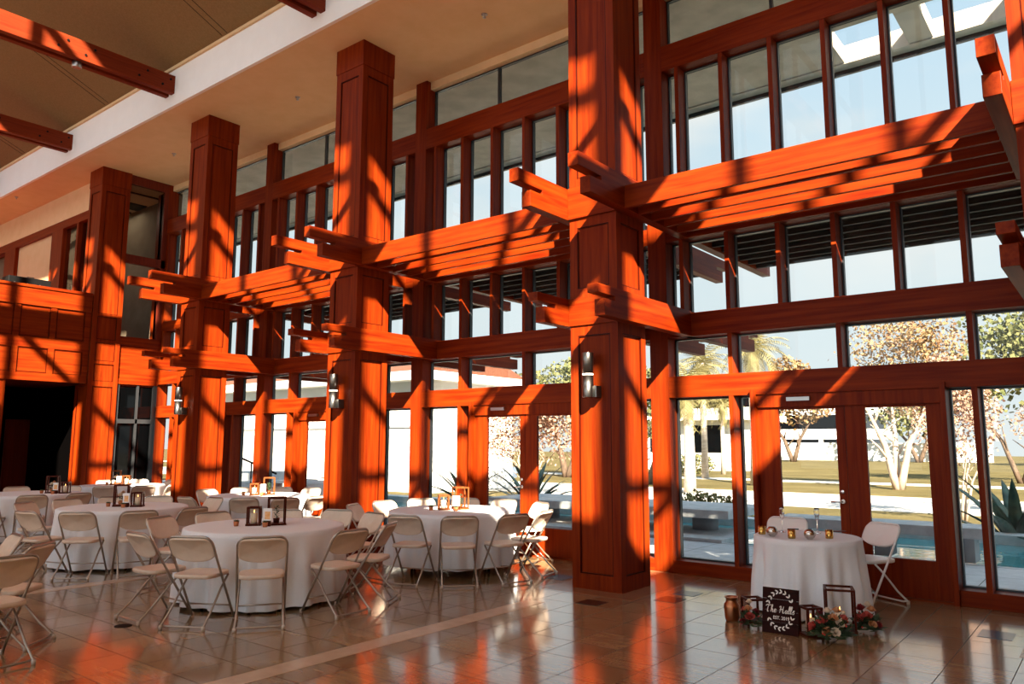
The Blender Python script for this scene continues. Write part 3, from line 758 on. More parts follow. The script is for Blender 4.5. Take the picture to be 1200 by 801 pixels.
def bouquet(name, label, loc, size, roses, cat='flower arrangement', nleaf=90, berries=14, group=None, up=1.0):
    t = thing(name, label, cat, loc, 0, group)
    m = MB()
    for _ in range(nleaf):
        a = rnd.uniform(0, 6.28); e = rnd.uniform(-.02, 1.2); d = Vector((math.cos(a)*math.cos(e), math.sin(a)*math.cos(e), math.sin(e)*up))
        b = d*size*rnd.uniform(.15, .7) + Vector((0, 0, size*.22)); b.z = max(b.z, .02)
        dd = d+rv(.5); 
        if b.z < .08: dd.z = abs(dd.z)*.3
        leaf(m, b, dd, size*rnd.uniform(.26, .46), size*rnd.uniform(.10, .17))
    m.v = [(p[0], p[1], max(p[2], .004)) for p in m.v]
    m.obj('foliage', 'leaf_dark', t)
    for (dx, dy, dz, r, mt) in roses:
        q = MB(); c = Vector((dx, dy, dz)); rose(q, c*1.0+Vector((0, 0, size*.12)), r*1.3, Vector((dx, dy, dz-size*.1))+Vector((0, -.02, .05))); 
        q.v = [(p[0], p[1], max(p[2], .004)) for p in q.v]
        q.obj('rose', mt, t)
    if berries:
        q = MB()
        for _ in range(berries):
            a = rnd.uniform(0, 6.28); e = rnd.uniform(.1, 1.2); d = Vector((math.cos(a)*math.cos(e), math.sin(a)*math.cos(e), math.sin(e)*up))*size*rnd.uniform(.75, .95)
            q.lathe([(.0, -.008), (.006, -.005), (.008, 0), (.006, .005), (.0, .008)], 7, (d.x, d.y, max(d.z+size*.15, .01)))
        q = q.obj('berries', 'berry', t); q['kind'] = 'stuff'
    return t

TH = .757
def centre(c, dr, nm, wood_='lantern', flowers=False, tall=.30):
    """tall lantern behind, short lantern with candle beside it, framed card, two little plants. dr = unit vector pointing right as seen from the camera"""
    bk = Vector((-dr.y, dr.x)); rz = math.atan2(dr.y, dr.x)
    def at(u, v): q = c + dr*u + bk*v; return (q.x, q.y, TH+.004)
    if flowers: tu, su = -.07, .20
    else: tu, su = .10, -.12
    lantern_thing('tall open wooden lantern on %s' % nm, .19, tall, wood_, at(tu, .05), rz+.35, 'tall lanterns on the tables')
    lantern_thing('short wooden lantern with a candle on %s' % nm, .145, .20, wood_, at(su, -.03), rz+.2, 'short lanterns on the tables')
    q = at(su, -.03); candle_thing('ivory pillar candle inside the short lantern on %s' % nm, .036, .105, (q[0], q[1], q[2]+.02), 'candles on the tables')
    t = thing('table_card', 'small printed card on a stand on %s' % nm, 'card', at(.055 if not flowers else .085, -.125), rz-.15, 'table cards')
    MB().box(-.05, .05, -.004, .004, .06, .19).obj('card', 'paper', t)
    MB().box(-.028, .034, -.0055, -.004, .075, .155).obj('print', 'peach', t)
    MB().box(-.035, .035, -.02, .02, 0, .06).obj('stand', wood_, t)
    succulent('potted succulent close to the card on %s' % nm, at(.06 if not flowers else .09, -.21), 'succulents on the tables')
    succulent('potted succulent away from the card on %s' % nm, at(-.28, -.12) if not flowers else at(-.20, -.05), 'succulents on the tables')
    q = at(tu, .05)
    if flowers:
        ro = [(.03, -.03, .14, .034, 'rose_cream'), (-.03, -.03, .12, .028, 'rose_red'), (.0, .02, .17, .03, 'rose_peach')]
        bouquet('flower_posy', 'posy of cream and red blooms inside the tall lantern on %s' % nm, (q[0], q[1], q[2]+.055), .11, [(a, b, d-.05, r, m) for a, b, d, r, m in ro], 'flowers', 26, 0)
        t = thing('posy_pot', 'round brown pot holding the posy on %s' % nm, 'pot', (q[0], q[1], q[2]+.02)); MB().lathe([(.0, 0), (.03, 0), (.042, .03), (.034, .058), (.028, .058), (.0, .045)], 18).obj('body', 'terracotta', t)
    else:
        t = thing('greenery_sprig', 'potted sprig inside the tall lantern on %s' % nm, 'potted plant', (q[0], q[1], q[2]+.02), 0, 'sprigs in the tall lanterns')
        MB().lathe([(.0, 0), (.03, 0), (.036, .05), (.0, .05)], 14).obj('pot', wood_, t)
        m = MB()
        for k in range(22):
            z = .05+.006*k; a = k*2.3; leaf(m, Vector((0, 0, z)), Vector((math.cos(a), math.sin(a), .5)), .05, .011)
        m.tube([(0, 0, .05), (0, 0, .19)], .003, 5); m.obj('leaves', 'leaf_dark', t)

V2 = lambda a, b: Vector((a, b))
tabs = {
 'T1': (V2(-2.93, -2.60), 'the foremost table', [
   (-1.673, -3.473, 'square to the camera, its back seen full'),
   (-2.215, -3.881, 'next along, back seen at a slant'),
   (-2.895, -4.030, 'doorway end, back nearly edge-on'),
   (-4.274, -3.109, 'behind the edge-on one, facing the doors'),
   (-4.347, -2.404, 'far side, backrest nearest the third column'),
   (-3.968, -1.611, 'far side, hidden behind the lanterns'),
   (-3.431, -1.187, 'far side, backrest before the second column'),
   (-2.747, -1.182, 'window side, behind the edge-on one'),
   (-1.688, -1.891, 'window side, backrest edge-on'),
   (-1.497, -2.575, 'sign side, tilted back seen from behind'),
 ]),
 'T4': (V2(-2.72, 0.14), 'the sunlit table by doors', [
   (-1.632, -0.874, 'square to the camera, its back seen full'),
   (-2.234, -1.208, 'column side, back seen at a slant'),
   (-4.012, -0.493, 'farthest from the doors, backrest edge-on'),
   (-4.149, 0.201, 'behind the edge-on one, facing the doors'),
   (-4.040, 0.873, 'far side, backrest before the glass'),
   (-3.578, 1.389, 'far side, half hidden by the lanterns'),
   (-2.920, 1.555, 'far side, backrest before the door'),
   (-2.158, 1.462, 'door side, backrest bright in the sun'),
   (-1.315, 0.408, 'door side, frame seen edge-on'),
   (-1.281, -0.275, 'door side, back turned, seat in sun'),
 ]),
 'T2': (V2(-6.60, -2.42), 'the flower lantern table', [
   (-5.175, -2.889, 'square to the camera, its back seen full'),
   (-5.609, -3.461, 'next along, back seen at a slant'),
   (-6.230, -3.802, 'doorway end, dark back nearly edge-on'),
   (-7.843, -3.260, 'behind the edge-on one, facing the doors'),
   (-8.082, -2.600, 'far edge, nearest the doorway'),
   (-8.044, -1.918, 'far side, behind the flowers'),
   (-7.608, -1.402, 'far side, before the third column'),
   (-6.645, -0.991, 'window side, facing the doorway'),
   (-5.128, -2.180, 'sign side, back seen from behind'),
 ]),
 'T3': (V2(-7.25, 0.17), 'the table past the second column', [
   (-7.111, -1.253, 'by the third column, backrest edge-on'),
   (-8.712, 0.028, 'by the third column, facing the doors'),
   (-6.196, -0.797, 'camera side, back nearest the third column'),
   (-5.667, -0.400, 'square to the camera'),
   (-5.711, 0.250, 'camera side, nearest the second column'),
   (-7.606, 1.555, 'window side, nearest the second column'),
   (-8.241, 1.314, 'far side, doorward of its lanterns'),
   (-8.637, 0.729, 'far side, columnward of its lanterns'),
 ]),
 'T5': (V2(-10.75, -2.15), 'the dark doorway table', [
   (-9.326, -2.606, 'square to the camera, its back seen full'),
   (-9.283, -1.899, 'back partly hidden by nearer chair'),
   (-9.706, -3.204, 'cut by the picture edge'),
   (-12.203, -1.848, 'far side, backrest in shade'),
   (-11.698, -1.079, 'far side, beside the short lantern'),
 ]),
 'T6': (V2(-12.22, 0.15), 'the last column table', [
   (-13.620, 0.440, 'far side, against the last column'),
   (-12.148, -1.278, 'tan back nearest the doorway'),
   (-11.081, -0.719, 'tan back next along from the doorway'),
   (-10.791, -0.077, "camera side, behind another table's flowers"),
   (-10.870, 0.623, 'third column side, back slanted'),
   (-12.671, 1.519, 'far side, next to the third column'),
   (-13.430, 1.087, 'far side, before the glass door'),
 ]),
}
right = Vector((.783, .622))
rads = {'T1': .865, 'T4': .865}
firsts = True
for key, (c, nm, chs) in tabs.items():
    table(c, .815, 'round table under the cloth of %s' % nm, .3 if key != 'T4' else .75)
    cloth_obj(c, .825, .757, .10 if key == 'T4' else .035, 'white floor-length cloth on %s' % nm, sum(map(ord, key)))
    for x, y, d in chs: put_chair(V2(x, y), c, 'cream chair at %s, %s' % (nm, d), 'chairs at '+nm)
centre(tabs['T1'][0]+right*.0, right, tabs['T1'][1])
centre(tabs['T4'][0]+right*.02, right, tabs['T4'][1], 'lantern_sunlit')
centre(tabs['T2'][0], right, tabs['T2'][1], 'lantern', True)
centre(tabs['T3'][0]+right*.05, right, tabs['T3'][1], 'lantern_sunlit')
centre(tabs['T5'][0]+right*.45, right, tabs['T5'][1], 'lantern', True)
centre(tabs['T6'][0]-right*.1, right, tabs['T6'][1], 'lantern_sunlit', True)
c7 = V2(-3.80, -6.15)
table(c7, .815, 'folding table under the white cloth of the left edge table', .2)
cloth_obj(c7, .825, .757, .035, 'white floor-length cloth on the left edge table', 5)
for q, d, f in ((V2(-3.580, -4.792), 'backrest facing the camera', V2(-3.75, -6.2)), (V2(-2.660, -4.915), 'backrest edge-on', V2(-3.75, -5.85)), (V2(-2.062, -5.362), 'tan back cut by the picture edge', V2(-3.6, -5.5))):
    put_chair(q, f, 'cream chair at the left edge table, %s' % d, 'chairs at the left edge')

# ------------------------------------------------------------------ sign table
cs_ = V2(1.90, .44)
t = thing('small_round_table', 'small table under the white cloth behind the welcome sign', 'table', (cs_.x, cs_.y, 0))
MB().lathe([(.0, .69), (.485, .69), (.492, .697), (.492, .722), (.0, .725)], 48).obj('tabletop', 'wood_ceiling', t)
for a in (0, 1, 2, 3): MB().tube([(.12*math.cos(a*PI/2),   .12*math.sin(a*PI/2), .69), (.36*math.cos(a*PI/2), .36*math.sin(a*PI/2), .0)], .018, 8).obj('leg', 'black', t)
cloth_obj(cs_, .50, .728, .02, 'white cloth on the small table behind the welcome sign', 31, nf=12, flare=.06)
protoW = chair_frame('white folding chair behind the small table, only its backrest showing', 'plastic_white', 'steel_white', group='white chairs at the sign table')
p = V2(1.365, 1.45); f = V2(.18, -.98).normalized(); o = p+f*.245
protoW.location = (o.x, o.y, 0); protoW.rotation_euler = (0, 0, math.atan2(f.y, f.x)-PI/2)
p = V2(2.40, 1.47); f = V2(-.50, -.866).normalized(); o = p+f*.245
dup(protoW, (o.x, o.y, 0), math.atan2(f.y, f.x)-PI/2, 'white folding chair standing at the door side of the small table')
def lathe_thing(name, label, cat, loc, parts, group=None, seg=28):
    t = thing(name, label, cat, loc, 0, group)
    for n, prof, m in parts: MB().lathe(prof, seg).obj(n, m, t)
    return t
votes = ['gold votive glass nearest the glazed side of the small table', 'gold votive glass between the two silver globes', 'gold votive glass nearest the door chair']
for q, lab in zip((V2(1.508, 0.258), V2(1.866, 0.092), V2(2.152, 0.327)), votes):
    lathe_thing('votive_glass', lab, 'candle holder', (q.x, q.y, .734), [('cup', [(.0, 0), (.034, 0), (.037, .01), (.037, .082), (.033, .082), (.032, .012), (.0, .012)], 'gold'), ('wax', [(.0, .012), (.031, .012), (.031, .045), (.0, .045)], 'wax')], 'gold votives on the small table')
for q, lab in zip((V2(1.655, 0.143), V2(2.025, 0.135)), ('silver mercury glass globe beside the end votive', 'silver mercury glass globe at the middle of the small table')):
    rr_ = .055
    prof = [(.0, .0), (.028, .0)] + [(rr_*math.sin(a), .05-rr_*math.cos(a)*.95) for a in [PI*k/14 for k in range(2, 12)]] + [(.030, .094), (.026, .086)]
    lathe_thing('glass_globe', lab, 'candle holder', (q.x, q.y, .734), [('globe', prof, 'mercury')], 'silver globes on the small table')
for q, lab in zip((V2(1.604, 0.584), V2(1.926, 0.699)), ('tall champagne flute nearer the end of the small table', 'tall champagne flute nearer the door chair')):
    prof = [(.0, 0), (.034, 0), (.034, .003), (.006, .006), (.0045, .02), (.0045, .115), (.010, .128), (.021, .16), (.026, .20), (.0255, .235), (.022, .255), (.0205, .255), (.0235, .235), (.0242, .20), (.019, .16), (.006, .132), (.0, .130)]
    t = lathe_thing('champagne_flute', lab, 'glass', (q.x, q.y, .734), [('glass', prof, 'goblet')], 'flutes on the small table', 24)
q = V2(2.031, 0.987)
t = thing('dark_napkin', 'dark folded napkin lying at the back of the small table', 'napkin', (q.x, q.y, .734), .5)
MB().box(-.10, .10, -.035, .035, 0, .010).obj('cloth', 'wood_dark', t, bevel=.004)
q = V2(1.683, 0.909)
t = thing('cake_server', 'steel serving knife lying behind the globes', 'cutlery', (q.x, q.y, .734), .7)
MB().box(-.02, .16, -.012, .012, .002, .005).obj('blade', 'steel', t); MB().tube([(-.02, 0, .006), (-.14, 0, .008)], .007, 8).obj('handle', 'black', t)

# floor display in front of the sign table
q = V2(1.466, -0.474)
lathe_thing('copper_vase', 'small copper milk-can vase at the end of the floor display', 'vase', (q.x, q.y, 0), [('body', [(.0, 0), (.055, 0), (.062, .02), (.072, .12), (.070, .15), (.052, .175), (.050, .20), (.062, .215), (.063, .222), (.055, .222), (.046, .20), (.046, .178), (.0, .03)], 'copper')])
q = V2(1.617, -0.396)
lantern_thing('dark wooden lantern tucked behind the sign with flowers', .17, .21, 'lantern', (q.x, q.y+.06, 0), .75, 'lanterns on the floor')
q = V2(1.706, -0.626)
bouquet('floral_arrangement', 'coral and peach roses with leaves beside the copper vase', (q.x, q.y, 0), .15, [(-.01, -.03, .15, .036, 'rose_peach'), (.015, -.05, .09, .042, 'rose_coral'), (-.05, -.02, .14, .026, 'rose_coral'), (-.02, .03, .20, .03, 'rose_cream'), (.05, 0, .13, .03, 'rose_red'), (-.05, -.06, .04, .028, 'rose_red')], nleaf=120, berries=6)
# the sign : corners from the sight lines of its foot
a = V2(1.838, -0.704); b = V2(2.154, -.701); mid = (a+b)/2; d = (b-a); wdt = d.length; rzs = math.atan2(d.y, d.x)
SGN = thing('welcome_sign', 'dark stained board sign with white script and a painted wreath', 'sign', (mid.x, mid.y, 0), rzs)
SGN.rotation_euler = (R(-9), 0, rzs)
hS = .385
for k in range(4): MB().box(-wdt/2, wdt/2, 0, .022, hS*k/4+.001, hS*(k+1)/4-.001).obj('board', 'sign', SGN)
MB().box(-wdt/2+.03, -wdt/2+.06, .022, .04, 0, hS-.02).obj('batten', 'sign', SGN); MB().box(wdt/2-.06, wdt/2-.03, .022, .04, 0, hS-.02).obj('batten', 'sign', SGN)
def stroke(name, lines, r, parent, m='white_paint', y=-.002):
    mb = MB()
    for ln in lines: mb.tube([(p[0], y, p[1]) for p in ln], [r*(.55+.75*math.sin(PI*(i+.5)/len(ln))) for i in range(len(ln))], 6)
    return mb.obj(name, m, parent)
def curve(pts, n=6):
    out = []
    P = [pts[0]] + list(pts) + [pts[-1]]
    for i in range(1, len(P)-2):
        for k in range(n):
            t = k/n; a_, b_, c_, d_ = [Vector(P[i+j-1]) for j in range(4)]
            out.append(.5*((2*b_)+(-a_+c_)*t+(2*a_-5*b_+4*c_-d_)*t*t+(-a_+3*b_-3*c_+d_)*t**3))
    out.append(Vector(P[-2])); return [(v.x, v.y) for v in out]
# script word shapes, unit = x-height 1, drawn as pen strokes
glyph = {
 'T': (1.5, [[(-.2, 1.75), (.3, 2.15), (.9, 2.05), (1.5, 2.2)], [(.75, 2.05), (.55, 1.2), (.5, .4), (.65, .0), (.95, .2)]]),
 'h': (1.1, [[(0, .1), (.35, 1.2), (.5, 2.1), (.3, 2.2), (.2, 1.2), (.15, 0)], [(.15, .3), (.4, .95), (.65, .9), (.65, .3), (.8, 0), (1.1, .25)]]),
 'e': (.85, [[(0, .25), (.5, .5), (.6, .9), (.3, 1.0), (.1, .5), (.3, .0), (.85, .25)]]),
 'H': (1.9, [[(.0, 1.7), (.3, 2.1), (.5, 1.9), (.4, 1.0), (.25, 0)], [(1.35, 2.2), (1.2, 1.2), (1.2, .3), (1.4, 0), (1.75, .3)], [(.1, .95), (.7, 1.15), (1.4, 1.05)]]),
 'a': (1.05, [[(.75, .85), (.4, 1.0), (.08, .5), (.3, 0), (.7, .5), (.78, .95), (.72, .3), (.85, .0), (1.05, .2)]]),
 'l': (.6, [[(0, .15), (.4, 1.2), (.5, 2.1), (.28, 2.2), (.15, 1.1), (.25, .05), (.6, .25)]]),
 's': (.9, [[(-.05, .2), (.35, .75), (.75, 1.1), (.45, 1.05), (.4, .75), (.68, .4), (.5, .02), (.05, .1)]]),
}
def script(text, x0, z0, u, r, parent):
    x = x0; lines = []
    for ch in text:
        if ch == ' ': x += .8*u; continue
        w, st = glyph[ch]
        for s_ in st:
            lines.append([(x+(p[0]+.12*p[1])*u, z0+p[1]*u) for p in curve(s_, 5)])
        x += w*u
    return lines, x
UL, xe = script('The Halls', 0, 0, 1, 1, None)
u = wdt*.80/xe
LN, _ = script('The Halls', -wdt*.40, hS*.46, u, 1, None)
stroke('script_lettering', LN, .0034, SGN)
fc = bpy.data.curves.new('est_lettering', 'FONT'); fc.body = 'EST. 2019'; fc.size = .039; fc.extrude = .001; fc.align_x = 'CENTER'; fc.offset = .0006; fc.materials.append(M['white_paint'])
tmp = bpy.data.objects.new('tmp_text', fc); COL.objects.link(tmp); bpy.context.view_layer.update()
me = bpy.data.meshes.new_from_object(tmp.evaluated_get(bpy.context.evaluated_depsgraph_get())); bpy.data.objects.remove(tmp)
fo = bpy.data.objects.new('est_lettering', me); COL.objects.link(fo); fo.parent = SGN; fo.location = (0.01, -.0015, hS*.315); fo.rotation_euler = (PI/2, 0, 0); fo.scale = (.9, 1, 1)
def wleaf(cx, cz, a, ln, w):
    dx, dz = math.cos(a), math.sin(a); px_, pz_ = -dz, dx
    pts = [(0, 0), (.35, .5), (.7, .42), (1, 0), (.7, -.42), (.35, -.5)]
    vs = [(cx+dx*ln*q[0]+px_*w*q[1], -.0015, cz+dz*ln*q[0]+pz_*w*q[1]) for q in pts]; wr.add(vs, [(0, 1, 2, 3, 4, 5)]); 
rw, rh = wdt*.36, hS*.40
for top in (1, -1):
    N_ = 8; wr = MB()
    for k in range(N_):
        for sd in (-1, 1):
            th = (R(28)+R(124)*k/(N_-1))*top
            x_, z_ = rw*math.cos(th), hS*.52+rh*math.sin(th)
            wleaf(x_, z_, math.atan2(rh*math.cos(th), -rw*math.sin(th))+sd*.6, .034, .013)
    wr.obj('wreath_half', 'white_paint', SGN)
q = V2(2.226, -0.643); q2 = q + V2(.0, .07)
lantern_thing('small dark lantern with a lit candle beside the sign', .15, .245, 'lantern', (q2.x, q2.y, 0), .85, 'lanterns on the floor')
candle_thing('lit ivory pillar candle inside the small floor lantern', .042, .12, (q2.x, q2.y, .02), 'candles on the floor')
q = V2(2.368, -0.215); q2 = q + V2(0, .02)
lantern_thing('large open lantern standing among the roses on the floor', .25, .37, 'lantern', (q2.x, q2.y-.01, 0), .35, 'lanterns on the floor')
candle_thing('pale pillar candle inside the large floor lantern', .045, .14, (q2.x, q2.y-.01, .02), 'candles on the floor')
q = V2(2.410, -0.643)
bouquet('floral_arrangement', 'largest rose and berry arrangement in front of the large floor lantern', (q.x, q.y, 0), .21, [(-.13, -.05, .08, .045, 'rose_coral'), (-.04, -.06, .14, .042, 'rose_coral'), (.04, -.05, .17, .040, 'rose_peach'), (.0, -.09, .06, .040, 'rose_peach'), (.09, -.04, .13, .036, 'rose_cream'), (.07, -.10, .07, .036, 'rose_cream'), (-.02, .0, .21, .034, 'rose_cream'), (.05, .02, .22, .036, 'rose_peach'), (-.09, 0, .18, .036, 'rose_red'), (.12, -.03, .18, .03, 'rose_coral')], nleaf=210, berries=22)
q = V2(2.583, -0.161)
bouquet('floral_arrangement', 'burgundy and coral rose arrangement at the door end of the display', (q.x, q.y, 0), .17, [(-.05, -.05, .10, .045, 'rose_coral'), (.01, -.04, .13, .045, 'rose_coral'), (-.05, 0, .18, .042, 'rose_red'), (.04, 0, .18, .036, 'rose_peach'), (.06, -.06, .07, .034, 'rose_peach'), (.10, -.02, .06, .032, 'rose_red'), (.0, .04, .21, .034, 'rose_cream')], nleaf=150, berries=8)
# ------------------------------------------------------------------ outdoors
LZ = -.55
struct(MB().box(-40, 18, 1.9, 4.88, -.3, -.01), 'terrace', 'paving', 'grey paved terrace outside the glass', 'terrace')
struct(MB().box(-40, 18, 4.88, 5.0, -.9, -.005), 'pool_edge', 'concrete', 'near stone edge of the long pool', 'pool edge')
struct(MB().box(-40, 18, 5.0, 8.95, -.9, -.14), 'pool_water', 'water', 'turquoise water of the long pool', 'water')
struct(MB().box(-40, 18, 8.95, 9.45, -.9, .03), 'pool_coping', 'concrete', 'far stone coping of the long pool', 'coping')
struct(MB().box(-250, 120, 9.45, 20.3, LZ-.3, LZ), 'lawn', 'lawn', 'dry sunlit grass strip between pool and road', 'lawn')
struct(MB().box(-250, 120, 20.3, 28.6, LZ-.3, LZ-.02), 'road', 'asphalt', 'pale road running past the lawn', 'road')
struct(MB().box(-250, 120, 28.6, 37.3, LZ-.3, LZ+.03), 'verge', 'lawn', 'grass verge beyond the road', 'lawn')
struct(MB().box(-250, 120, 37.3, 39.6, LZ-.3, LZ+.05), 'sidewalk', 'sidewalk', 'pale pavement beyond the verge', 'pavement')
struct(MB().box(-250, 120, 39.6, 160, LZ-.3, LZ+.03), 'far_lawn', 'lawn', 'wide far lawn reaching to the white building', 'lawn')
struct(MB().box(-250, -40, 1.9, 9.45, LZ-.3, LZ), 'side_lawn', 'lawn', 'grass beside the pool', 'lawn')
# benches over the pool edge
t = thing('stone_bench', 'long concrete slab bench on round legs behind the wide window pane', 'bench', (0, 0, 0))
sl_ = MB().box(-6.6, -1.05, 5.45, 6.36, .33, .48); sl_.box(-6.6, -1.05, 6.38, 7.25, .33, .48); sl_.obj('slab', 'concrete', t, bevel=.012)
for x in (-5.5, -1.85): MB().lathe([(.0, .05), (.24, .05), (.24, .335), (.0, .335)], 28, (x, 6.25, 0)).obj('leg', 'concrete_dark', t)
t = thing('stone_plinth', 'low pale stone plinth under the slab bench', 'plinth', (0, 0, 0)); MB().box(-6.8, -.95, 4.9, 6.75, -.05, .05).obj('block', 'concrete', t, bevel=.01)
t = thing('stone_bench', 'concrete bench with square legs behind the double door', 'bench', (0, 0, 0))
MB().box(-.1, 2.9, 5.0, 5.75, .33, .48).obj('slab', 'concrete', t, bevel=.012)
for x in (.05, 1.4, 2.5): MB().box(x, x+.22, 5.06, 5.5, -.005, .335).obj('leg', 'concrete_dark', t)

def leaf_cloud(m, c, rad, n, s, rr, flat=1.):
    for _ in range(n):
        while True:
            v = Vector((rr.uniform(-1, 1), rr.uniform(-1, 1), rr.uniform(-1, 1)))
            if v.length <= 1: break
        if rr.random() < .6 and v.length > 1e-3: v = v.normalized()*rr.uniform(.72, 1)
        p = Vector(c)+Vector((v.x*rad[0], v.y*rad[1], v.z*rad[2]))
        d = Vector((rr.gauss(0, 1), rr.gauss(0, 1), rr.gauss(0, 1)*flat)).normalized(); e = d.orthogonal().normalized(); e.rotate(Matrix.Rotation(rr.uniform(0, 6.28), 3, d))
        L = s*rr.uniform(.6, 1.3); W = L*.42; g = d.cross(e)
        m.add([p, p+e*L*.5+g*W, p+e*L, p+e*L*.5-g*W], [(0, 1, 2, 3)])
def branches(m, base, top_r, h, n, rr, r0, spread):
    tips = []
    for k in range(n):
        a = 2*PI*k/n + rr.uniform(-.3, .3); b0 = Vector((base[0]+.10*math.cos(a)*n/3, base[1]+.10*math.sin(a)*n/3, base[2]))
        end = Vector((base[0]+spread*math.cos(a), base[1]+spread*math.sin(a), base[2]+h*rr.uniform(.8, 1.0)))
        mid = b0.lerp(end, .5)+Vector((-.12*spread*math.cos(a), -.12*spread*math.sin(a), .05*h))
        pts = [b0.lerp(mid, i/3) for i in range(3)] + [mid.lerp(end, i/3) for i in range(4)]
        m.tube(pts, [r0*(1-.11*i) for i in range(len(pts))], 7); tips.append(end)
        for j in range(5):
            s_ = pts[2+j % 4+(1 if j > 3 else 0)] if j < 4 else end; e2 = s_+Vector((rr.uniform(-1, 1), rr.uniform(-1, 1), rr.uniform(.4, 1.2)))*top_r*.5
            m.tube([s_, s_.lerp(e2, .5)+rv(.08), e2], [r0*.38, r0*.25, r0*.1], 5); tips.append(e2)
    return tips
def tree(name, label, base, h_tr, crown_c, rad, n, s, leafm, barkm, stems=3, r0=.12, seed=1, group=None, clusters=14, spread=1.2):
    rr = random.Random(seed); t = thing(name, label, 'tree', base, 0, group)
    m = MB(); tips = branches(m, (0, 0, 0), rad[0]*.6, h_tr, stems, rr, r0, spread); m.obj('trunk', barkm, t)
    lm = MB()
    per = n//(clusters+2)
    leaf_cloud(lm, crown_c, [q*.9 for q in rad], per*2, s, rr)
    for k in range(clusters):
        a = rr.uniform(0, 6.28); e = rr.uniform(-.7, 1.4); q = rr.uniform(.45, .85)
        c = (crown_c[0]+rad[0]*q*math.cos(a)*math.cos(e), crown_c[1]+rad[1]*q*math.sin(a)*math.cos(e), crown_c[2]+rad[2]*q*math.sin(e))
        leaf_cloud(lm, c, [v*.34 for v in rad], per, s, rr)
    lm.obj('crown', leafm, t); return t
def palm(label, base, h, seed, nf=44, fl_=2.3, group='palm trees', tr=.19):
    rr = random.Random(seed); t = thing('palm_tree', label, 'palm tree', base, 0, group)
    MB().tube([(0, 0, 0), (.03, 0, h*.3), (.0, .02, h*.7), (.05, 0, h)], [tr*1.25, tr, tr*.95, tr*.9], 12).obj('trunk', 'palm_bark', t)
    m = MB()
    for k in range(nf):
        a = k*2.399+rr.uniform(-.2, .2); el = R(80)-R(150)*(k/nf)**.8; L = fl_*rr.uniform(.8, 1.1)
        p = Vector((.05, 0, h)); pts = []; e = el
        for i in range(9):
            pts.append(p.copy()); p = p+Vector((math.cos(a)*math.cos(e), math.sin(a)*math.cos(e), math.sin(e)))*L/8; e -= R(9.5)
        m.tube(pts, [.025-.0025*i for i in range(9)], 4)
        sd = Vector((-math.sin(a), math.cos(a), 0))
        for i in range(1, 9):
            for q in (0, .5):
                if i == 8 and q: continue
                b = pts[i] if not q else pts[i].lerp(pts[min(i+1, 8)], .5); tg = (pts[min(i+1, 8)]-pts[i-1]).normalized()
                for sg in (-1, 1):
                    ll = L*.30*(1.05-.07*i); dd = (sd*sg*.85+tg*.55+Vector((0, 0, -.35+rr.uniform(-.2, .15)))).normalized(); w = tg*.028
                    m.add([b-w, b+w, b+dd*ll*.6+w*.6, b+dd*ll, b+dd*ll*.6-w*.6], [(0, 1, 2, 3, 4)])
    m.obj('fronds', 'leaf_palm', t); return t
def agave(label, base, n, L, seed, group='agave plants'):
    rr = random.Random(seed); t = thing('agave_plant', label, 'agave', base, 0, group); m = MB()
    for k in range(n):
        a = k*2.399; el = R(82)-R(70)*(k/n); l_ = L*rr.uniform(.75, 1.1); rows = []; p = Vector((0, 0, 0)); e = el
        sd = Vector((-math.sin(a), math.cos(a), 0))
        for i in range(8):
            tt = i/7; w = .065*L*(.75+1.1*tt-1.85*tt*tt)+.003; d = Vector((math.cos(a)*math.cos(e), math.sin(a)*math.cos(e), math.sin(e))); nn = sd.cross(d)
            rows.append([p-sd*w-nn*w*.35, p-nn*.0, p+sd*w-nn*w*.35, p-nn*w*.6*.2-nn*.01]); p = p+d*l_/7; e -= R(5+3*rr.random())
        m.grid(rows, True, True)
    m.obj('leaves', 'leaf_agave', t); return t
agave('large agave at the edge of the picture beyond the pool', (2.75, 9.95, 0-.5), 34, 2.0, 3)
agave('tall agave behind the bench, left half of the far door', (-8.95, 10.2, -.5), 34, 1.9, 4)
agave('second agave by the wall beyond the pool, behind the closed door', (-12.4, 11.2, -.5), 30, 1.8, 5)
agave('sparse agave showing in the right half of the far door', (-6.4, 10.6, -.5), 16, 1.4, 6)
def shrub(label, loc, rad, n, s, m, seed, name='shrub', group=None):
    t = thing(name, label, 'shrub', loc, 0, group); lm = MB(); rr = random.Random(seed); leaf_cloud(lm, (0, 0, rad[2]*.9), rad, n, s, rr)
    lm.v = [(p[0], p[1], max(p[2], .01)) for p in lm.v]; lm.obj('foliage', m, t)
    st = MB()
    for k in range(5): st.tube([(0, 0, 0), (rad[0]*.5*math.cos(k*1.3), rad[1]*.5*math.sin(k*1.3), rad[2]*1.1)], .02, 5)
    st.obj('stems', 'trunk_dark', t); return t
shrub('flowering shrub just beyond the slab bench', (-4.4, 11.5, LZ), (1.5, .7, .5), 1500, .11, 'leaf_palm', 1)
palm('palm with a pale trunk standing right of the nearest column', (-11.4, 25.6, LZ), 4.9, 11, 44, 2.2, tr=.24)
palm('taller full-crowned palm behind the door frame', (-10.9, 32.5, LZ), 7.3, 12, 52, 2.3, tr=.27)
palm('farther palm whose crown rises left of the tall palm', (-16.3, 38, LZ), 7.3, 13, 46, 2.6)
palm('distant slim palm before the white building', (-18.3, 45.5, LZ), 5.0, 14, 30, 1.7, tr=.15)
tree('crape_myrtle', 'pale forked tree with a thin russet crown behind the double door', (-4.25, 33.3, LZ), 4.2, (.2, 0, 5.9), (3.6, 2.6, 3.1), 4200, .17, 'leaf_rust', 'bark', 3, .2, 21, None, 20, 1.5)
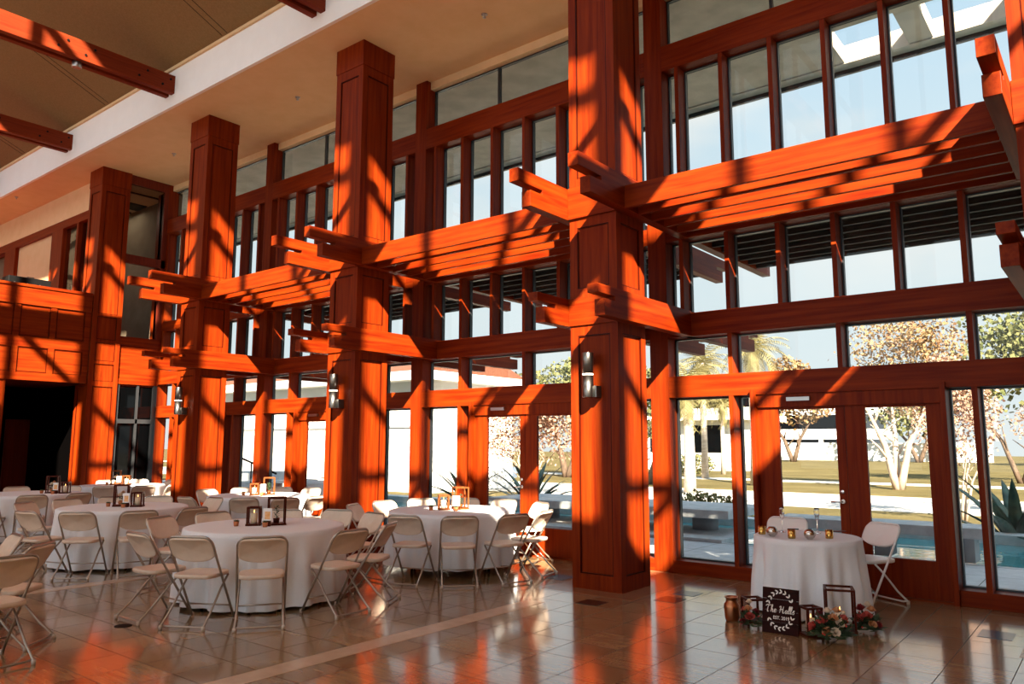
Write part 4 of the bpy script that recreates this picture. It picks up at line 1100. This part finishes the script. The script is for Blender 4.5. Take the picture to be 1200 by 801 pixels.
tree('pink_tree', 'slender multi-stemmed tree with dry pinkish leaves left of the agave', (.55, 18.2, LZ), 2.4, (.1, 0, 3.0), (1.5, 1.3, 1.7), 4600, .10, 'leaf_pink', 'bark', 5, .045, 22, 'pinkish trees', 16, .8)
tree('pink_tree', 'broader pinkish tree at the right edge of the picture', (3.6, 21.5, LZ), 2.4, (0, 0, 2.9), (1.8, 1.3, 1.7), 4600, .11, 'leaf_pink', 'bark', 5, .05, 23, 'pinkish trees', 16, .9)
tree('shade_tree', 'large olive green tree behind the pinkish trees', (-.2, 44, LZ), 4.5, (.6, 0, 6.3), (5.2, 3.6, 3.6), 4200, .30, 'leaf_green', 'trunk_dark', 2, .16, 24, 'green trees', 18, 2)
tree('pink_tree', 'pinkish tree behind the agaves, filling the far door', (-15.3, 18.5, LZ), 1.6, (0, 0, 2.7), (3.2, 1.6, 1.8), 5200, .13, 'leaf_pink', 'bark', 4, .07, 25, 'pinkish trees', 18, 1.1)
tree('shade_tree', 'green tree above the pinkish tree behind the far door', (-24, 34, LZ), 3.6, (0, 0, 4.9), (4.2, 2.5, 3.0), 4200, .26, 'leaf_green', 'trunk_dark', 2, .25, 26, 'green trees', 18, 1.8)
tree('shade_tree', 'green tree by the right half of the far door', (-16.0, 30, LZ), 3.0, (0, 0, 4.2), (2.9, 2.0, 2.6), 3600, .22, 'leaf_green', 'trunk_dark', 2, .2, 27, 'green trees', 14, 1.4)
tree('shade_tree', 'far tree in front of the white building', (-27.5, 88, LZ), 6, (0, 0, 8), (6, 4, 4.5), 2600, .5, 'leaf_rust', 'trunk_dark', 2, .3, 28, 'far trees', 12, 2.5)
tree('shade_tree', 'far tree at the lawn edge behind the forked tree', (-15, 95, LZ), 5, (0, 0, 7), (7, 4, 4.5), 2600, .55, 'leaf_green', 'trunk_dark', 2, .3, 29, 'far trees', 12, 2.5)
tree('shade_tree', 'far tree behind the agave at the picture edge', (6, 85, LZ), 5, (0, 0, 7), (9, 4, 5), 2600, .55, 'leaf_rust', 'trunk_dark', 2, .3, 30, 'far trees', 12, 2.5)
shrub('clipped hedge at the foot of the low white house', (-20.3, 45, LZ), (1.6, .8, .8), 1200, .16, 'leaf_green', 2, 'hedge')
# white buildings
b = thing('office_block', 'white office block of stacked horizontal bands across the lawn', 'building', (-38, 112, LZ))
for k in range(3): MB().box(-22, 14, -.6, 12, 3.6*k+2.9, 3.6*k+4.4).obj('floor_band', 'white_build', b)
MB().box(-21, 13, 0, 12, 0, 11.5).obj('glazed_core', 'dark_glass', b)
for k in range(7): MB().box(-21.5+5.6*k, -20.9+5.6*k, -.5, 0, 0, 2.9).obj('pillar', 'white_build', b)
t = thing('garden_wall', 'long low white wall in front of the office block', 'wall', (-30, 100, LZ)); MB().box(-16, 22, 0, .4, 0, 2.2).obj('wall', 'white_build', t); MB().box(-16.1, 22.1, -.05, .45, 2.2, 2.35).obj('coping', 'white_build', t)
h = thing('low_house', 'low white house with a dark window beyond the palms', 'building', (-24, 52, LZ))
MB().box(-7, 4.4, 0, 8, 0, 4.1).obj('wall', 'white_build', h); MB().box(-7.8, 5.2, -1.2, 8.6, 4.1, 4.6).obj('roof', 'white_build', h)
MB().box(.1, 3.0, -.06, .02, 1.5, 3.7).obj('window', 'dark_glass', h); MB().box(-3.6, -1.0, -.06, .02, 1.5, 3.7).obj('window', 'dark_glass', h)
# pale wing next to the gallery with stair rail
w = thing('side_wing', 'white stuccoed wing with a tiled roof outside the second column', 'building', (-26.1, 17, LZ))
MB().box(-14, 6.3, 0, 6, 0, 5.0).obj('wall', 'white_build', w); MB().box(-14.4, 6.9, -.9, 6.4, 5.0, 5.4).obj('eave', 'white_build', w)
rf = MB().prism([(-.9, 5.4), (2.75, 6.6), (6.4, 5.4)], -14.4, 6.9, 0); rf.obj('roof', 'roof_tile', w)
MB().box(-14, 6.3, -.06, .0, 2.9, 3.0).obj('string_course', 'concrete_dark', w)
t = thing('stair_rail', 'black metal stair handrail on the terrace left of the second column', 'handrail', (-12.6, 4.05, 0))
for k in range(4): MB().tube([(-.9*k, 0, .2*k-.02), (-.9*k, 0, .95+.2*k)], .02, 8).obj('baluster', 'black', t)
MB().tube([(.2, 0, .88), (-2.9, 0, 1.60)], .028, 8).obj('rail', 'black', t)
t = thing('terrace_steps', 'pale stone steps beside the handrail', 'steps', (-12.6, 5.7, 0))
for k in range(4): MB().box(-.9*k-.9 if k < 3 else -4.5, -.9*k, -1.5, 1.2, -.01, .2*(k+1)-.02).obj('step', 'concrete', t)
q = V2(-10.3, 3.5)
t = thing('terrace_table', 'round table on the terrace outside the glass', 'table', (q.x, q.y, -.01))
MB().lathe([(.0, .72), (.75, .72), (.75, .75), (.0, .75)], 36).obj('tabletop', 'wood_ceiling', t); MB().lathe([(.0, 0), (.3, 0), (.3, .03), (.04, .06), (.04, .72), (.0, .72)], 16).obj('leg', 'black', t)
cloth_obj(q, .755, .755, .03, 'white cloth on the terrace table outside the glass', 77)
dup(protoW, (q.x+1.05, q.y-1.05, -.01), R(45), 'white folding chair on the terrace beside the outdoor table')
c = thing('parked_car', 'blue-grey car parked beyond the terrace table', 'car', (-23.6, 24.5, LZ), R(8))
prof = [(-2.2, .35), (-2.2, .75), (-1.7, .9), (-1.0, .98), (-.5, 1.38), (.75, 1.42), (1.45, 1.02), (2.1, .92), (2.2, .6), (2.2, .35)]
MB().prism(prof, -.85, .85, 1).obj('body', mat('car_paint', (.20, .26, .36), .25, .3), c, bevel=.06)
gp = [(-.92, 1.0), (-.48, 1.33), (.72, 1.36), (1.3, 1.03)]
MB().prism(gp, -.86, .86, 1).obj('side_windows', 'dark_glass', c)
for x in (-1.4, 1.4):
    for y in (-.78, .78):
        wv = MB().lathe([(.0, -.1), (.3, -.1), (.33, -.06), (.33, .06), (.3, .1), (.0, .1)], 24); wv.v = [(x+p[0], y+p[2], .33+p[1]) for p in wv.v]; wv.obj('wheel', 'black', c)
